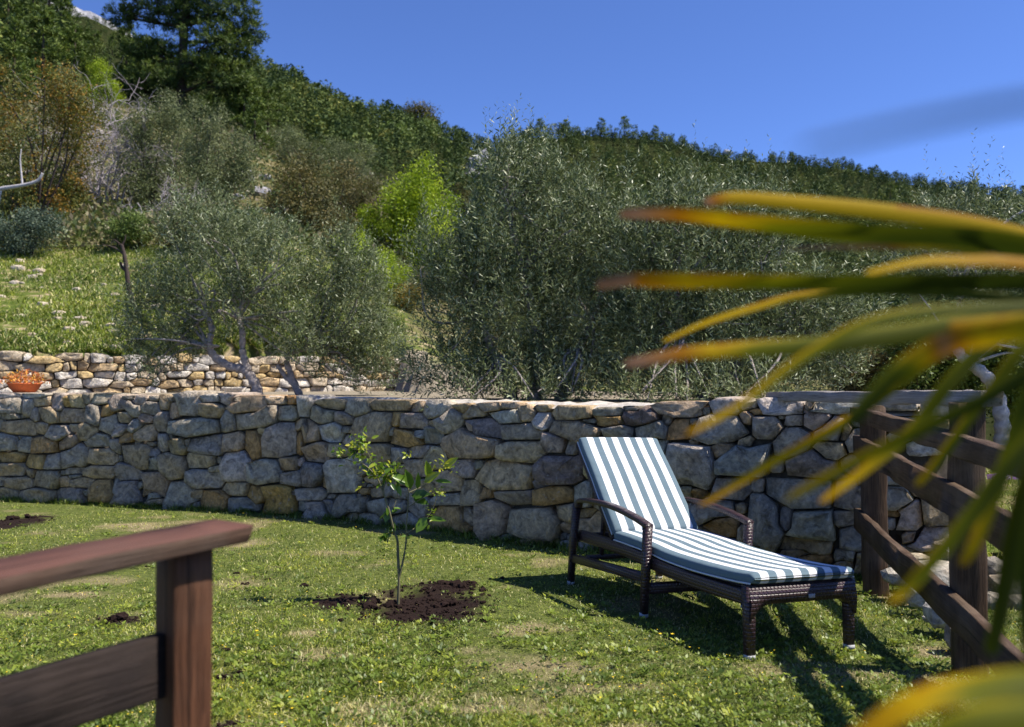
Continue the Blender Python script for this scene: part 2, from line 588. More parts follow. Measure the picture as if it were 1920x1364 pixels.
h = h * (1 + 2.8 * near_wall * rng.random(len(x)))
w = (0.0031 + 0.0028 * rng.random(len(x))) * (0.7 + 0.07 * y)
dry = rng.random(len(x)) < (0.16 + 0.62 * tm)
tint = np.where(dry, rng.uniform(0.72, 1.0, len(x)), np.clip(0.31 + 1.0 * (patch - 0.5) + rng.normal(0, 0.15, len(x)), 0.02, 0.64))
acc = Acc()
acc.add(*blades(x, y, lawn_z(x, y), h, w, tint))
# broad-leaved weeds and clover
nw = 9500
x, y = scatter_lawn(nw)
k = (soil_mask(x, y) < 0.4) & (rng.random(len(x)) < 0.35 + 0.75 * (fbm(x * 1.7, y * 1.7, 101, 3) > 0.5)) & (rng.random(len(x)) > 0.7 * straw_mask(x, y))
x, y = x[k], y[k]
z = lawn_z(x, y)
nl = 11
ang = rng.uniform(0, 2 * math.pi, (len(x), nl))
sz = (0.010 + 0.022 * rng.random(len(x)) ** 2)[:, None] * rng.uniform(0.6, 1.2, (len(x), nl))
base = np.stack([x, y, z + 0.004], 1)[:, None] + np.stack([np.cos(ang), np.sin(ang), 0.1 * ang], -1) * (rng.random((len(x), nl)) * 0.03)[..., None] + np.array([0, 0, 0.006])
direc = np.stack([np.cos(ang), np.sin(ang), rng.uniform(0.15, 1.1, ang.shape)], -1)
roll = np.stack([rng.normal(0, .35, ang.shape), rng.normal(0, .35, ang.shape), np.ones_like(ang)], -1)
tt = np.repeat(np.clip(rng.normal(0.26, 0.12, len(x)), 0.0, 0.55), nl)
base[..., 2] = np.minimum(base[..., 2], z[:, None] + 0.03)
acc.add(*leaves(base.reshape(-1, 3), direc.reshape(-1, 3), sz.ravel(), sz.ravel() * 0.5, tt, roll.reshape(-1, 3)))
# taller tufts along the foot of the wall
tw = rng.uniform(-250, 1780, 420)
td = wall_depth((tw - 960) / F) - np.abs(rng.normal(0.03, 0.07, 420))
tx_ = np.repeat((tw - 960) / F * td, 26) + rng.normal(0, 0.03, 420 * 26)
ty_ = np.repeat(td, 26) + rng.normal(0, 0.03, 420 * 26)
acc.add(*blades(tx_, ty_, lawn_z(tx_, ty_), rng.uniform(0.03, 0.13, len(tx_)), rng.uniform(0.004, 0.008, len(tx_)), np.clip(rng.normal(0.25, 0.16, len(tx_)), 0, 0.9), 0.5))
GRASS = leaf_mat('grass_blades', [(0.0, (0.045, 0.080, 0.012)), (0.3, (0.165, 0.225, 0.025)), (0.62, (0.40, 0.42, 0.05)), (0.74, (0.52, 0.47, 0.17)), (1.0, (0.62, 0.56, 0.30))], 0.3, 0.45, 0.35)
obj('grass', acc.mesh('grass'), None, GRASS, kind='stuff', label='short mown grass and broad-leaved weeds on the lawn', category='grass')
# tiny yellow flowers
x, y = scatter_lawn(900)
k = (soil_mask(x, y) < 0.2) & (fbm(x * 1.2, y * 1.2, 111, 2) > 0.42)
x, y = x[k], y[k]
z = lawn_z(x, y) + rng.uniform(0.02, 0.04, len(x))
acc = Acc()
ang = np.tile(np.arange(5) / 5 * 2 * math.pi, (len(x), 1))
base = np.repeat(np.stack([x, y, z], 1)[:, None], 5, 1)
direc = np.stack([np.cos(ang), np.sin(ang), np.full_like(ang, 0.5)], -1)
rr = np.repeat(rng.choice([0.004, 0.005, 0.006, 0.011], len(x), p=[.45, .35, .18, .02])[:, None], 5, 1).ravel()
acc.add(*leaves(base.reshape(-1, 3), direc.reshape(-1, 3), rr, rr * 0.8, 0.5, np.tile((0, 0, 1.0), (len(x) * 5, 1))))
obj('wildflowers', acc.mesh('wildflowers'), None, flat_mat('petal_yellow', (0.75, 0.52, 0.02), 0.6), kind='stuff', label='tiny yellow flowers dotted over the lawn', category='flowers')
# loose soil crumbs
def lump(c, r, sub=10, seed=0, sq=(1, 1, 0.7), rough=0.35):
    """irregular faceted lump"""
    k = 14 * sub // 10
    th = np.arccos(1 - 2 * (np.arange(k) + 0.5) / k)
    ph = math.pi * (1 + 5 ** 0.5) * np.arange(k)
    d = np.stack([np.cos(ph) * np.sin(th), np.sin(ph) * np.sin(th), np.cos(th)], 1)
    rs = np.random.default_rng(seed)
    v = d * (1 + rough * (rs.random((k, 1)) - 0.5)) * np.array(sq) * r
    return v + np.asarray(c), d
import bmesh
def hull_mesh(name, pts, tint=None):
    bm = bmesh.new()
    for p in pts:
        bm.verts.new(p)
    bmesh.ops.convex_hull(bm, input=bm.verts)
    for vv in [vv for vv in bm.verts if not vv.link_faces]:
        bm.verts.remove(vv)
    me = bpy.data.meshes.new(name)
    bm.to_mesh(me)
    bm.free()
    return me
bm = bmesh.new()
crumbs = []
for (cx, cy_, rx, ry), num in zip(SOIL[1:], (480, 90, 90, 50, 20, 20, 90)):
    for _ in range(num):
        a, r = random.uniform(0, 6.28), random.random() ** 0.6 * 1.15
        crumbs.append((cx + math.cos(a) * r * rx, cy_ + math.sin(a) * r * ry, random.choice((0.005, 0.006, 0.008, 0.01, 0.014))))
for px, py, r in ((570, 1098, 0.035), (462, 1095, 0.022), (278, 1063, 0.02), (443, 1075, 0.018), (505, 1086, 0.018), (422, 1223, 0.02), (475, 1237, 0.02), (500, 1262, 0.014), (222, 1164, 0.04), (940, 1086, 0.024), (835, 1100, 0.045), (855, 1103, 0.05), (700, 1130, 0.05), (735, 1132, 0.05), (840, 1132, 0.045), (690, 1140, 0.05), (640, 1165, 0.02), (60, 972, 0.05), (25, 976, 0.07), (905, 1170, 0.024), (880, 1098, 0.03), (910, 1110, 0.03)):
    g = PG(px, py)
    for q in range(5):
        crumbs.append((g.x + random.gauss(0, r * .5), g.y + random.gauss(0, r * .5), r * random.uniform(0.4, 0.75)))
for k, (cx, cy_, r) in enumerate(crumbs):
    p, _ = lump((cx, cy_, float(lawn_z(np.array(cx), np.array(cy_))) + r * 0.35), r, 8, k, (1, 1, 0.75), 0.6)
    vs_ = [bm.verts.new(q) for q in p]
    bmesh.ops.convex_hull(bm, input=vs_)
for vv in [vv for vv in bm.verts if not vv.link_faces]:
    bm.verts.remove(vv)
me = bpy.data.meshes.new('soil_crumbs')
bm.to_mesh(me)
bm.free()
obj('soil_crumbs', me, None, flat_mat('dark_soil', (0.019, 0.011, 0.009), 0.95, 0.6, 60, 0.5, 0.1), kind='stuff', label='crumbs of dark loose soil round the young tree and on the grass', category='soil')

# ------------------------------------------------------------------ stone walls
TONE = {'g': (0.41, 0.345, 0.265), 't': (0.49, 0.365, 0.22), 'o': (0.52, 0.315, 0.125), 'y': (0.50, 0.29, 0.09), 'w': (0.56, 0.48, 0.385), 'b': (0.31, 0.275, 0.235), 'd': (0.25, 0.19, 0.15)}
STONE = stone_mat('limestone')
def simplify(pl, tol, kmin=5, kmax=9):
    """drop the least important corners so that stones get straight broken edges"""
    pl = [tuple(q) for q in pl]
    while len(pl) > kmin:
        a = np.array(pl)
        b_, c = np.roll(a, 1, 0), np.roll(a, -1, 0)
        ar = np.abs((b_[:, 0] - a[:, 0]) * (c[:, 1] - a[:, 1]) - (b_[:, 1] - a[:, 1]) * (c[:, 0] - a[:, 0])) / 2
        k = int(ar.argmin())
        if ar[k] > tol and len(pl) <= kmax:
            break
        pl.pop(k)
    return np.array(pl)
def cells(st, p=4.5, lim=6.0, K=40, gap=0.8, jit=0.04, seed=3):
    """star-shaped outline of every stone: rays run from its centre until a neighbour is nearer"""
    rs = np.random.default_rng(seed)
    A = np.array([s[:4] for s in st], float)
    out = []
    for i, (cx, cy_, w, h) in enumerate(A):
        th = (np.arange(K) + rs.uniform(-0.42, 0.42, K)) / K * 2 * math.pi + rs.uniform(0, 1)
        dx, dy = np.cos(th) * w / 2, np.sin(th) * h / 2
        rr = np.linspace(0.15, 2.1, 80)
        X, Y = cx + dx[:, None] * rr, cy_ + dy[:, None] * rr
        own = (np.abs(X - cx) / (w / 2)) ** p + (np.abs(Y - cy_) / (h / 2)) ** p
        nb = np.where((np.abs(A[:, 0] - cx) < (A[:, 2] + w)) & (np.abs(A[:, 1] - cy_) < (A[:, 3] + h)))[0]
        nb = nb[nb != i]
        if len(nb):
            B = A[nb]
            oth = ((np.abs(X[..., None] - B[:, 0]) / (B[:, 2] / 2)) ** p + (np.abs(Y[..., None] - B[:, 1]) / (B[:, 3] / 2)) ** p).min(-1)
        else:
            oth = np.full_like(own, 1e9)
        bad = (oth < own) | (own > lim)
        k = np.where(bad.any(1), bad.argmax(1), len(rr) - 1)
        r = rr[np.maximum(k - 1, 0)] * (1 + rs.uniform(-jit, jit * 0.3, K))
        ln = np.hypot(dx, dy)
        r = np.maximum(r - gap / ln, 0.3 * r)
        out.append((simplify(np.stack([cx + dx * r, cy_ + dy * r], 1), w * h * 0.026), (cx, cy_)))
    return out
def stone_geo(ol, ctr, to3, nrm, deep, proud, rs):
    """stone as rings from the back of the wall to its weathered face"""
    K = len(ol)
    ol3 = np.array([to3(*q) for q in ol])
    c3 = np.array(to3(*ctr))
    ext = np.linalg.norm(ol3 - c3, axis=1).mean()
    tx = rs.normal(0, 0.30, 2)
    rel = ol3 - c3
    side = np.cross(nrm, (0, 0, 1.0))
    tilt = np.clip((rel @ side) * tx[0] + rel[:, 2] * tx[1], -0.045, 0.045)
    pr = proud * rs.uniform(0.5, 1.3)
    r0 = ol3 - nrm * deep
    r1 = ol3 + nrm * (pr * 0.15 + rs.uniform(-.3, .3, K) * pr * 0.4)[:, None]
    s2, s3 = rs.uniform(0.94, 0.985, K)[:, None], rs.uniform(0.35, 0.7, K)[:, None]
    r2 = c3 + rel * s2 + nrm * (pr + tilt * 0.95 + rs.normal(0, 0.20, K) * pr)[:, None]
    r3 = c3 + rel * s3 + nrm * (pr * 1.04 + tilt * s3[:, 0] + rs.normal(0, 0.20, K) * pr)[:, None]
    v = np.concatenate([r0, r1, r2, r3, (c3 + nrm * pr * rs.uniform(0.85, 1.2))[None]])
    k = np.arange(K)
    k2 = (k + 1) % K
    q = np.concatenate([np.stack([a * K + k, a * K + k2, (a + 1) * K + k2, (a + 1) * K + k], 1) for a in range(3)])
    t = np.stack([3 * K + k, 3 * K + k2, np.full(K, 4 * K)], 1)
    bk = np.arange(K)[::-1][None]
    return v, [q[:, ::-1], t[:, ::-1], bk[:, ::-1]]

STONES = """20,761,49,32,g 55,765,22,35,g 84,753,32,19,t 111,758,24,30,g 130,755,17,19,o 148,756,24,25,t 166,750,15,19,w 193,752,39,20,g 201,770,29,32,o 226,759,25,27,g 264,753,27,17,g 285,768,32,29,g 179,779,29,47,g 255,770,32,30,g 236,781,32,27,t 142,780,47,30,t 97,779,44,35,t 70,779,19,27,g 20,781,42,13,g 46,781,10,8,o 40,803,59,32,t 84,802,27,27,t 113,812,54,34,g 146,803,29,19,t 207,797,34,46,g 228,807,30,27,g 170,809,37,37,t 258,797,29,27,g 277,784,27,22,t 280,812,37,32,t 241,819,24,25,o 187,824,42,30,g 133,831,40,35,t 84,835,57,34,o 52,833,25,32,g 19,829,40,37,g 3,797,10,29,g 40,821,13,12,t 219,838,22,32,g 261,831,13,12,o 285,833,25,10,o 292,850,25,25,g 263,856,67,51,t 199,856,51,32,t 145,853,54,49,g 106,865,32,32,g 71,866,42,29,o 25,857,51,19,o 25,882,54,25,t 58,888,17,19,t 89,899,56,35,t 122,886,15,10,o 145,883,29,17,g 146,893,25,10,o 189,885,57,25,t 241,882,46,34,g 228,860,8,13,o 7,902,17,19,t 39,906,46,27,t 125,904,24,22,t 157,905,42,22,t 219,910,12,34,g 243,921,35,37,g 263,910,17,12,o 196,917,47,34,o 167,924,12,13,t 137,926,49,27,g 69,926,64,22,t 17,924,37,22,t 19,743,40,8,w 67,743,51,8,w 243,746,20,7,w 305,794,27,40,g 310,756,20,24,t 329,772,22,33,t 357,762,44,40,g 398,748,46,13,w 430,752,33,22,w 403,771,48,31,t 467,763,64,31,t 449,750,18,13,o 522,752,37,11,t 549,751,26,13,o 571,766,26,35,w 483,785,84,40,g 543,776,33,27,g 429,790,31,44,b 364,802,93,40,g 307,829,27,37,g 323,819,13,13,t 338,837,37,38,t 353,830,16,18,g 393,835,66,42,b 439,830,38,38,t 479,835,37,57,o 495,809,18,20,t 526,827,60,70,g 564,796,20,20,t 575,812,13,46,t 378,863,60,31,t 414,863,20,15,b 329,874,42,53,t 293,867,27,31,g 298,907,51,51,t 388,898,75,38,g 406,880,27,15,t 447,876,55,64,w 505,885,57,51,g 548,872,48,35,t 557,894,53,38,b 340,926,55,46,g 371,926,20,18,t 445,916,57,29,t 490,927,48,35,o 526,929,59,48,y 406,935,51,33,o 463,942,55,24,g 291,929,24,18,g 298,940,29,11,t 555,924,13,11,t 368,946,18,9,g 291,748,18,9,t 326,749,15,9,o 630,760,51,18,t 675,768,49,31,g 735,762,80,18,t 786,764,31,18,t 823,771,47,31,w 607,781,53,33,g 652,786,37,27,g 704,801,76,60,t 749,786,29,29,o 782,791,53,33,g 819,795,18,18,t 844,795,41,45,g 586,810,33,49,t 626,811,47,41,w 654,806,18,16,g 739,811,10,23,t 767,822,70,37,o 792,814,27,21,g 817,815,39,35,b 663,827,43,27,g 597,849,51,45,t 716,851,45,41,t 749,852,31,31,g 791,846,51,27,g 638,845,41,31,t 820,857,39,41,t 790,877,41,33,t 563,834,14,41,o 564,868,18,23,g 586,889,57,49,b 646,890,66,70,w 615,904,18,27,t 683,882,31,25,g 696,867,21,21,g 587,926,57,25,g 626,931,18,10,o 683,908,16,12,t 685,921,27,14,o 677,930,14,10,t 697,910,14,10,t 702,896,31,23,t 666,945,80,37,g 597,956,35,33,g 572,947,21,18,g 620,947,16,27,b 708,949,39,27,g 708,925,18,18,t 732,919,23,23,g 749,949,29,31,g 730,882,33,23,t 761,882,25,25,t 765,898,37,18,t 792,947,39,39,g 808,915,41,31,t 757,927,25,18,g 691,970,37,23,g 665,968,23,18,t 763,976,45,31,g 876,767,26,16,t 897,773,35,21,g 926,765,35,16,t 958,762,35,12,t 954,781,70,30,w 994,778,26,28,t 1017,767,33,12,t 1019,790,30,35,w 1069,776,68,23,t 1080,806,91,33,t 1110,790,28,9,t 916,803,54,45,b 888,802,19,19,t 984,810,77,35,g 883,834,108,54,t 1043,830,40,40,g 982,848,84,45,t 872,878,54,38,g 904,871,19,21,g 954,890,106,63,t 1052,882,82,61,d 1017,908,28,21,b 919,923,33,21,o 970,932,73,33,g 1043,928,77,40,o 887,925,38,54,t 1094,925,35,42,g 846,907,52,45,t 848,935,54,26,g 897,958,19,14,g 933,968,56,66,t 888,968,42,38,t 855,975,77,49,o 1005,979,99,61,t 1066,959,45,35,t 1065,989,21,21,t 848,1000,45,14,g 1008,1017,77,19,t 1106,982,40,38,t 1069,1021,28,19,g 1101,1021,28,16,g 1059,1005,12,14,t 965,1007,47,14,g 897,1000,28,19,t 1073,841,23,28,g 1078,1007,21,14,g 1145,774,42,16,g 1189,767,33,9,o 1205,785,71,35,d 1145,790,53,20,o 1163,809,53,27,g 1280,771,79,26,t 1225,805,71,37,g 1255,787,22,26,g 1277,805,44,42,o 1245,836,20,31,g 1130,834,46,29,g 1185,845,48,37,t 1121,878,37,37,t 1176,889,55,40,g 1148,933,46,37,g 1203,933,46,40,t 1231,878,42,48,g 1102,966,29,22,t 1167,974,48,31,g 1222,979,51,37,t 1267,933,44,40,g 1267,988,37,33,t 1363,765,48,27,w 1404,761,31,15,w 1326,772,15,15,o 1467,765,82,27,w 1421,772,29,12,o 1352,808,111,56,g 1401,786,24,27,t 1303,791,17,15,t 1440,803,60,44,g 1487,788,34,22,g 1467,783,15,10,t 1481,832,58,58,g 1399,830,34,29,t 1362,843,48,41,t 1300,871,92,90,w 1307,829,22,15,t 1394,861,109,70,b 1458,873,29,27,g 1375,915,73,48,g 1422,910,29,29,g 1433,973,73,102,g 1474,970,27,46,g 1392,953,27,22,t 1346,956,63,41,g 1358,987,56,41,o 1290,922,24,27,t 1312,924,27,19,o 1394,999,19,31,t 1322,1009,48,29,t 1365,1021,44,22,g 1414,1033,48,19,t 1563,765,81,18,w 1519,761,18,16,t 1532,788,44,31,g 1566,807,57,39,b 1587,810,29,39,t 1607,787,26,29,g 1602,826,36,44,g 1563,848,57,39,t 1529,875,109,49,d 1594,870,52,36,g 1498,922,135,62,b 1592,930,60,57,g 1615,904,16,16,g 1589,971,55,36,g 1527,982,86,60,g 1514,1021,94,34,t 1600,1008,52,49,g 1587,1039,42,26,g 1616,1057,26,47,t 1587,1057,34,18,t 1493,1034,52,16,t 1532,1047,52,16,o 1680,893,55,34,w 1680,932,55,44,g 1704,971,39,57,w 1670,977,23,23,g 1675,964,34,13,o 1659,802,29,16,g 1717,917,21,21,t 1672,1055,23,23,t 1706,1008,31,31,t 1639,849,34,52,g 1641,906,31,52,t 1641,966,31,47,g 1644,1018,34,44,t 1646,1065,29,31,g 1756,770,48,25,w 1678,763,69,11,w 1737,838,53,25,w 1693,806,48,34,g 1751,796,44,29,t 1646,800,30,29,g 1762,954,53,48,t 1636,783,34,21,t 1745,1015,110,40,w 1700,1040,60,40,t 1765,1045,60,40,t 1660,1060,50,40,t"""
st = []
for s in STONES.split():
    a = s.split(',')
    st.append((*map(float, a[:4]), a[4]))
# courses that continue the wall out of the frame on the left
rs = np.random.default_rng(5)
for row in range(6):
    x = -8.0
    while x > -330:
        w = rs.uniform(22, 58)
        st.append((x - w / 2, 757 + row * 30 + rs.uniform(-4, 4), w, rs.uniform(26, 36), 'gtgto'[rs.integers(5)]))
        x -= w
wall = thing('stone_wall', 'dry stone retaining wall of grey and ochre limestone behind the sun lounger', 'wall', tuple(PG(960, 1016)))
wall['kind'] = 'thing'
def wall_pt(px, py):
    u = (px - 960) / F
    return P(px, py, float(wall_depth(u)))
tang = unit(np.gradient(wall_line, axis=0))
order = sorted(range(len(st)), key=lambda k: -(st[k][2] * st[k][3]) if st[k][0] > 0 else 1)
rank = {k: r for r, k in enumerate(order)}
small = Acc()
cl = cells(st)
for k, (ol, ctr) in enumerate(cl):
    u = (ctr[0] - 960) / F
    tg = np.array([np.interp(u, WU, tang[:, q]) for q in range(3)])
    nrm = unit(np.array([tg[1], -tg[0], 0.0]))
    if nrm[1] > 0:
        nrm = -nrm
    top = ctr[1] < 770
    v, f = stone_geo(ol, ctr, wall_pt, nrm, 0.42 if top else 0.16, 0.022 + 0.0011 * min(st[k][2], st[k][3]) , rs)
    if rank[k] < 292:
        o = child('stone', mesh('stone', v, f), wall, STONE)
        c = np.array(TONE[st[k][4]]) * rs.uniform(0.82, 1.15) * (1 + rs.normal(0, 0.025, 3))
        o.color = (*c, 1)
    else:
        small.add(v, f)
o = child('chinking_stones', small.mesh('chinking_stones'), wall, STONE, kind='stuff')
o.color = (0.32, 0.27, 0.20, 1)
# earth core and pale capping strip
N = len(wall_line)
front = np.stack([np.gradient(wall_line[:, 0]), np.gradient(wall_line[:, 1])], 1)
nr_ = unit(np.stack([front[:, 1], -front[:, 0]], 1))
nr_[nr_[:, 1] > 0] *= -1
def strip(off_a, za, off_b, zb):
    a = np.concatenate([wall_line[:, :2] + nr_ * off_a, np.broadcast_to(za, (N,))[:, None]], 1)
    b_ = np.concatenate([wall_line[:, :2] + nr_ * off_b, np.broadcast_to(zb, (N,))[:, None]], 1)
    return a, b_
base_z = lawn_h(wall_line[:, 0], wall_line[:, 1]) - 0.25
v = np.concatenate([*strip(-0.03, base_z, -0.03, TER - 0.02), *strip(-0.40, TER - 0.02, -0.40, base_z)])
k = np.arange(N - 1)
q = np.concatenate([np.stack([a * N + k, a * N + k + 1, b_ * N + k + 1, b_ * N + k], 1) for a, b_ in ((0, 1), (1, 2), (2, 3))])
q2 = np.array([[0, N, 2 * N, 3 * N], [N - 1, 4 * N - 1, 3 * N - 1, 2 * N - 1]])
child('core', mesh('wall_core', v, [q, q2]), wall, flat_mat('wall_earth', (0.09, 0.075, 0.058), 0.95, 0.5, 14, 0.5, 0.1))
mm = 7
cv = []
for jx in range(mm):
    o_ = 0.0 - 0.42 * jx / (mm - 1)
    zz = TER + 0.004 + 0.07 * (fbm(wall_line[:, 0] * 5, jx * 0.9 + wall_line[:, 1] * 5, 13, 3) - 0.35) * (0.3 if jx in (0, mm - 1) else 1) - (0.03 if jx in (0, mm - 1) else 0)
    cv.append(np.concatenate([wall_line[:, :2] + nr_ * o_, zz[:, None]], 1))
i, j = np.meshgrid(np.arange(mm - 1), np.arange(N - 1), indexing='ij')
a = i * N + j
q = np.stack([a, a + 1, a + N + 1, a + N], -1).reshape(-1, 4)
child('capping', mesh('capping', np.concatenate(cv), q), wall, flat_mat('cap_rubble', (0.44, 0.40, 0.35), 0.9, 0.35, 16, 0.6, 0.1))

# back terrace wall, sunlit
bw = thing('stone_wall', 'low sunlit wall of cream and yellow stones below the meadow bank', 'wall', (BACK_A[0] + 3, BACK_A[1] + 2, TER))
bw['kind'] = 'thing'
LEN = float(np.linalg.norm(BACK_B - BACK_A))
st2 = []
zrow = 0.0
for row, hh in enumerate((0.15, 0.13, 0.12, 0.13, 0.11)):
    x = -0.1
    while x < LEN:
        w = rs.choice([0.1, 0.16, 0.22, 0.3, 0.4])
        hgt = hh * rs.uniform(0.7, 1.35)
        st2.append((x + w / 2, zrow + hh / 2 + rs.uniform(-.035, .035), w * 1.02, hgt, 'wwtowyt'[rs.integers(7)]))
        x += w
    zrow += hh
CREAM = {'w': (0.62, 0.57, 0.50), 't': (0.55, 0.45, 0.32), 'o': (0.52, 0.38, 0.22), 'y': (0.56, 0.41, 0.20)}
n3 = np.array([BNRM[0], BNRM[1], 0.0])
def back_pt(s, z):
    q = BACK_A + BDIR * s + BNRM * 0.02
    return (q[0], q[1], TER - 0.06 + z)
STONE2 = stone_mat('cream_limestone', (0.50, 0.33, 0.13), 0.4, 0.35)
for k, (ol, ctr) in enumerate(cells(st2, 2.6, 3.4, 30, 0.004, 0.03, 9)):
    top = ctr[1] > 0.5
    v, f = stone_geo(ol, ctr, back_pt, n3, 0.30 if top else 0.12, 0.035, rs)
    o = child('stone', mesh('stone', v, f), bw, STONE2)
    o.color = (*(np.array(CREAM[st2[k][4]]) * rs.uniform(0.85, 1.1)), 1)
A3, B3 = BACK_A - BDIR * 0.3, BACK_B + BDIR * 0.1
v = []
for q in (A3, B3):
    for off, z in ((-0.02, TER - .2), (-0.02, TER + 0.56), (-0.45, TER + 0.56), (-0.45, TER - .2)):
        p = q + BNRM * off
        v.append((p[0], p[1], z))
child('core', mesh('back_core', v, [np.array([[0, 1, 5, 4], [1, 2, 6, 5], [2, 3, 7, 6], [0, 3, 2, 1], [4, 5, 6, 7]])]), bw, bpy.data.materials['wall_earth'])
# ------------------------------------------------------------------ sun lounger
LB = PG(1405, 1238)
RB = PG(1600, 1224)
yaw = R(21)
ux = Vector((math.cos(yaw), math.sin(yaw), 0))            # across, to the right
vx = Vector((-math.sin(yaw), math.cos(yaw), 0))           # towards the head end
gn = Vector((0.015, 0.059, 1.0)).normalized()             # lawn normal
ux = (ux - gn * ux.dot(gn)).normalized()
vx = gn.cross(ux).normalized()
org = LB + ux * 0.29 - vx * 0.03
org.z = lawn_h(org.x, org.y) + 0.004
LM = Matrix(((ux.x, vx.x, gn.x, org.x), (ux.y, vx.y, gn.y, org.y), (ux.z, vx.z, gn.z, org.z), (0, 0, 0, 1)))
def wicker_mat():
    m, n, l, b = new_mat('woven_rattan')
    br = n.new('ShaderNodeTexBrick')
    br.offset = 0.5
    br.inputs['Scale'].default_value = 1.0
    br.inputs['Mortar Size'].default_value = 0.16
    br.inputs['Mortar Smooth'].default_value = 1.0
    br.inputs['Brick Width'].default_value = 0.72
    br.inputs['Row Height'].default_value = 0.62
    ad = n.new('ShaderNodeVectorMath')
    ad.operation = 'DOT_PRODUCT'
    c = n.new('ShaderNodeTexCoord')
    sp = n.new('ShaderNodeSeparateXYZ')
    l.new(c.outputs['Object'], sp.inputs[0])
    ma = n.new('ShaderNodeMath')
    ma.operation = 'ADD'
    l.new(sp.outputs[0], ma.inputs[0])
    l.new(sp.outputs[1], ma.inputs[1])
    cb = n.new('ShaderNodeCombineXYZ')
    l.new(ma.outputs[0], cb.inputs[0])
    l.new(sp.outputs[2], cb.inputs[1])
    mp = n.new('ShaderNodeMapping')
    mp.inputs['Scale'].default_value = (34, 34, 34)
    l.new(cb.outputs[0], mp.inputs[0])
    l.new(mp.outputs[0], br.inputs['Vector'])
    br.inputs['Color1'].default_value = (0.040, 0.020, 0.022, 1)
    br.inputs['Color2'].default_value = (0.050, 0.025, 0.026, 1)
    br.inputs['Mortar'].default_value = (0.022, 0.011, 0.011, 1)
    l.new(br.outputs['Color'], b.inputs['Base Color'])
    b.inputs['Roughness'].default_value = 0.33
    b.inputs['Specular IOR Level'].default_value = 0.55
    iv = n.new('ShaderNodeMath')
    iv.operation = 'SUBTRACT'
    iv.inputs[0].default_value = 1.0
    l.new(br.outputs['Fac'], iv.inputs[1])
    bump(n, l, b, iv.outputs[0], 0.8, 0.0035)
    return m
WICK = wicker_mat()
CAPM = flat_mat('foot_cap', (0.40, 0.40, 0.40), 0.6)
lo = thing('sun_lounger', 'brown woven rattan sun lounger with raised back standing on the lawn', 'sun lounger')
lo.matrix_world = LM
def lpart(name, geo, par=lo, mat=WICK, smooth=True):
    v, f = geo
    o = obj(name, mesh(name, v, f if isinstance(f, list) else [f], None, False), par, mat)
    return o
W, WA, HF, HA, LL, MV = 0.32, 0.365, 0.335, 0.565, 1.84, 0.87
for s in (-1, 1):
    x = s * (W - 0.03)
    p = lpart('leg', sweep([(x, 0.03, 0.02), (x, 0.03, 0.18), (x, 0.03, HF - 0.004)], [0.9, 0.97, 1.1], rect=(0.05, 0.05), up=(0, 1, 0)))
    lpart('foot_cap', sweep([(x, 0.03, 0), (x, 0.03, 0.021)], 1, rect=(0.046, 0.046), up=(0, 1, 0)), p, CAPM)
    x = s * (WA - 0.028)
    p = lpart('leg', sweep([(x, MV + 0.02, 0.02), (x, MV, 0.26), (x, MV - 0.02, 0.50)], [0.85, 0.95, 1.0], rect=(0.046, 0.05), up=(0, 1, 0)))
    lpart('foot_cap', sweep([(x, MV + 0.021, 0), (x, MV + 0.021, 0.021)], 1, rect=(0.042, 0.042), up=(0, 1, 0)), p, CAPM)
    p = lpart('leg', sweep([(x, LL, 0.02), (x, LL - 0.03, 0.28), (x, LL - 0.085, HA - 0.03)], [0.85, 0.95, 1.0], rect=(0.046, 0.05), up=(0, 1, 0)))
    lpart('foot_cap', sweep([(x, LL, 0), (x, LL, 0.021)], 1, rect=(0.042, 0.042), up=(0, 1, 0)), p, CAPM)
    arm = smooth_path([(x, LL - 0.105, HA - 0.045), (x, LL - 0.13, HA - 0.008), (x, LL - 0.25, HA + 0.008), (x, LL - 0.5, HA + 0.008), (x, MV + 0.28, HA - 0.008), (x, MV + 0.10, HA - 0.035), (x, MV - 0.035, HA - 0.065)], 7)
    lpart('armrest', sweep(arm, 1, rect=(0.05, 0.03), up=(0, 0, 1)))
    x = s * (W - 0.032)
    rail = smooth_path([(x, 0.05, 0.276), (x, 0.30, 0.272), (x, 0.65, 0.280), (x, 0.95, 0.302), (x, 1.25, 0.322), (x, LL - 0.05, 0.325)], 8)
    lpart('side_rail', sweep(rail, 1, rect=(0.042, 0.072)))
    lpart('stretcher', sweep([(s * (WA - 0.03), LL - 0.02, 0.175), (s * (WA - 0.03), MV + 0.02, 0.215)], 1, rect=(0.034, 0.055)))
lpart('stretcher', sweep([(-WA + 0.03, MV + 0.01, 0.155), (WA - 0.03, MV + 0.01, 0.155)], 1, rect=(0.034, 0.06)))
lpart('stretcher', sweep([(-WA + 0.03, LL - 0.03, 0.31), (WA - 0.03, LL - 0.03, 0.31)], 1, rect=(0.04, 0.055)))
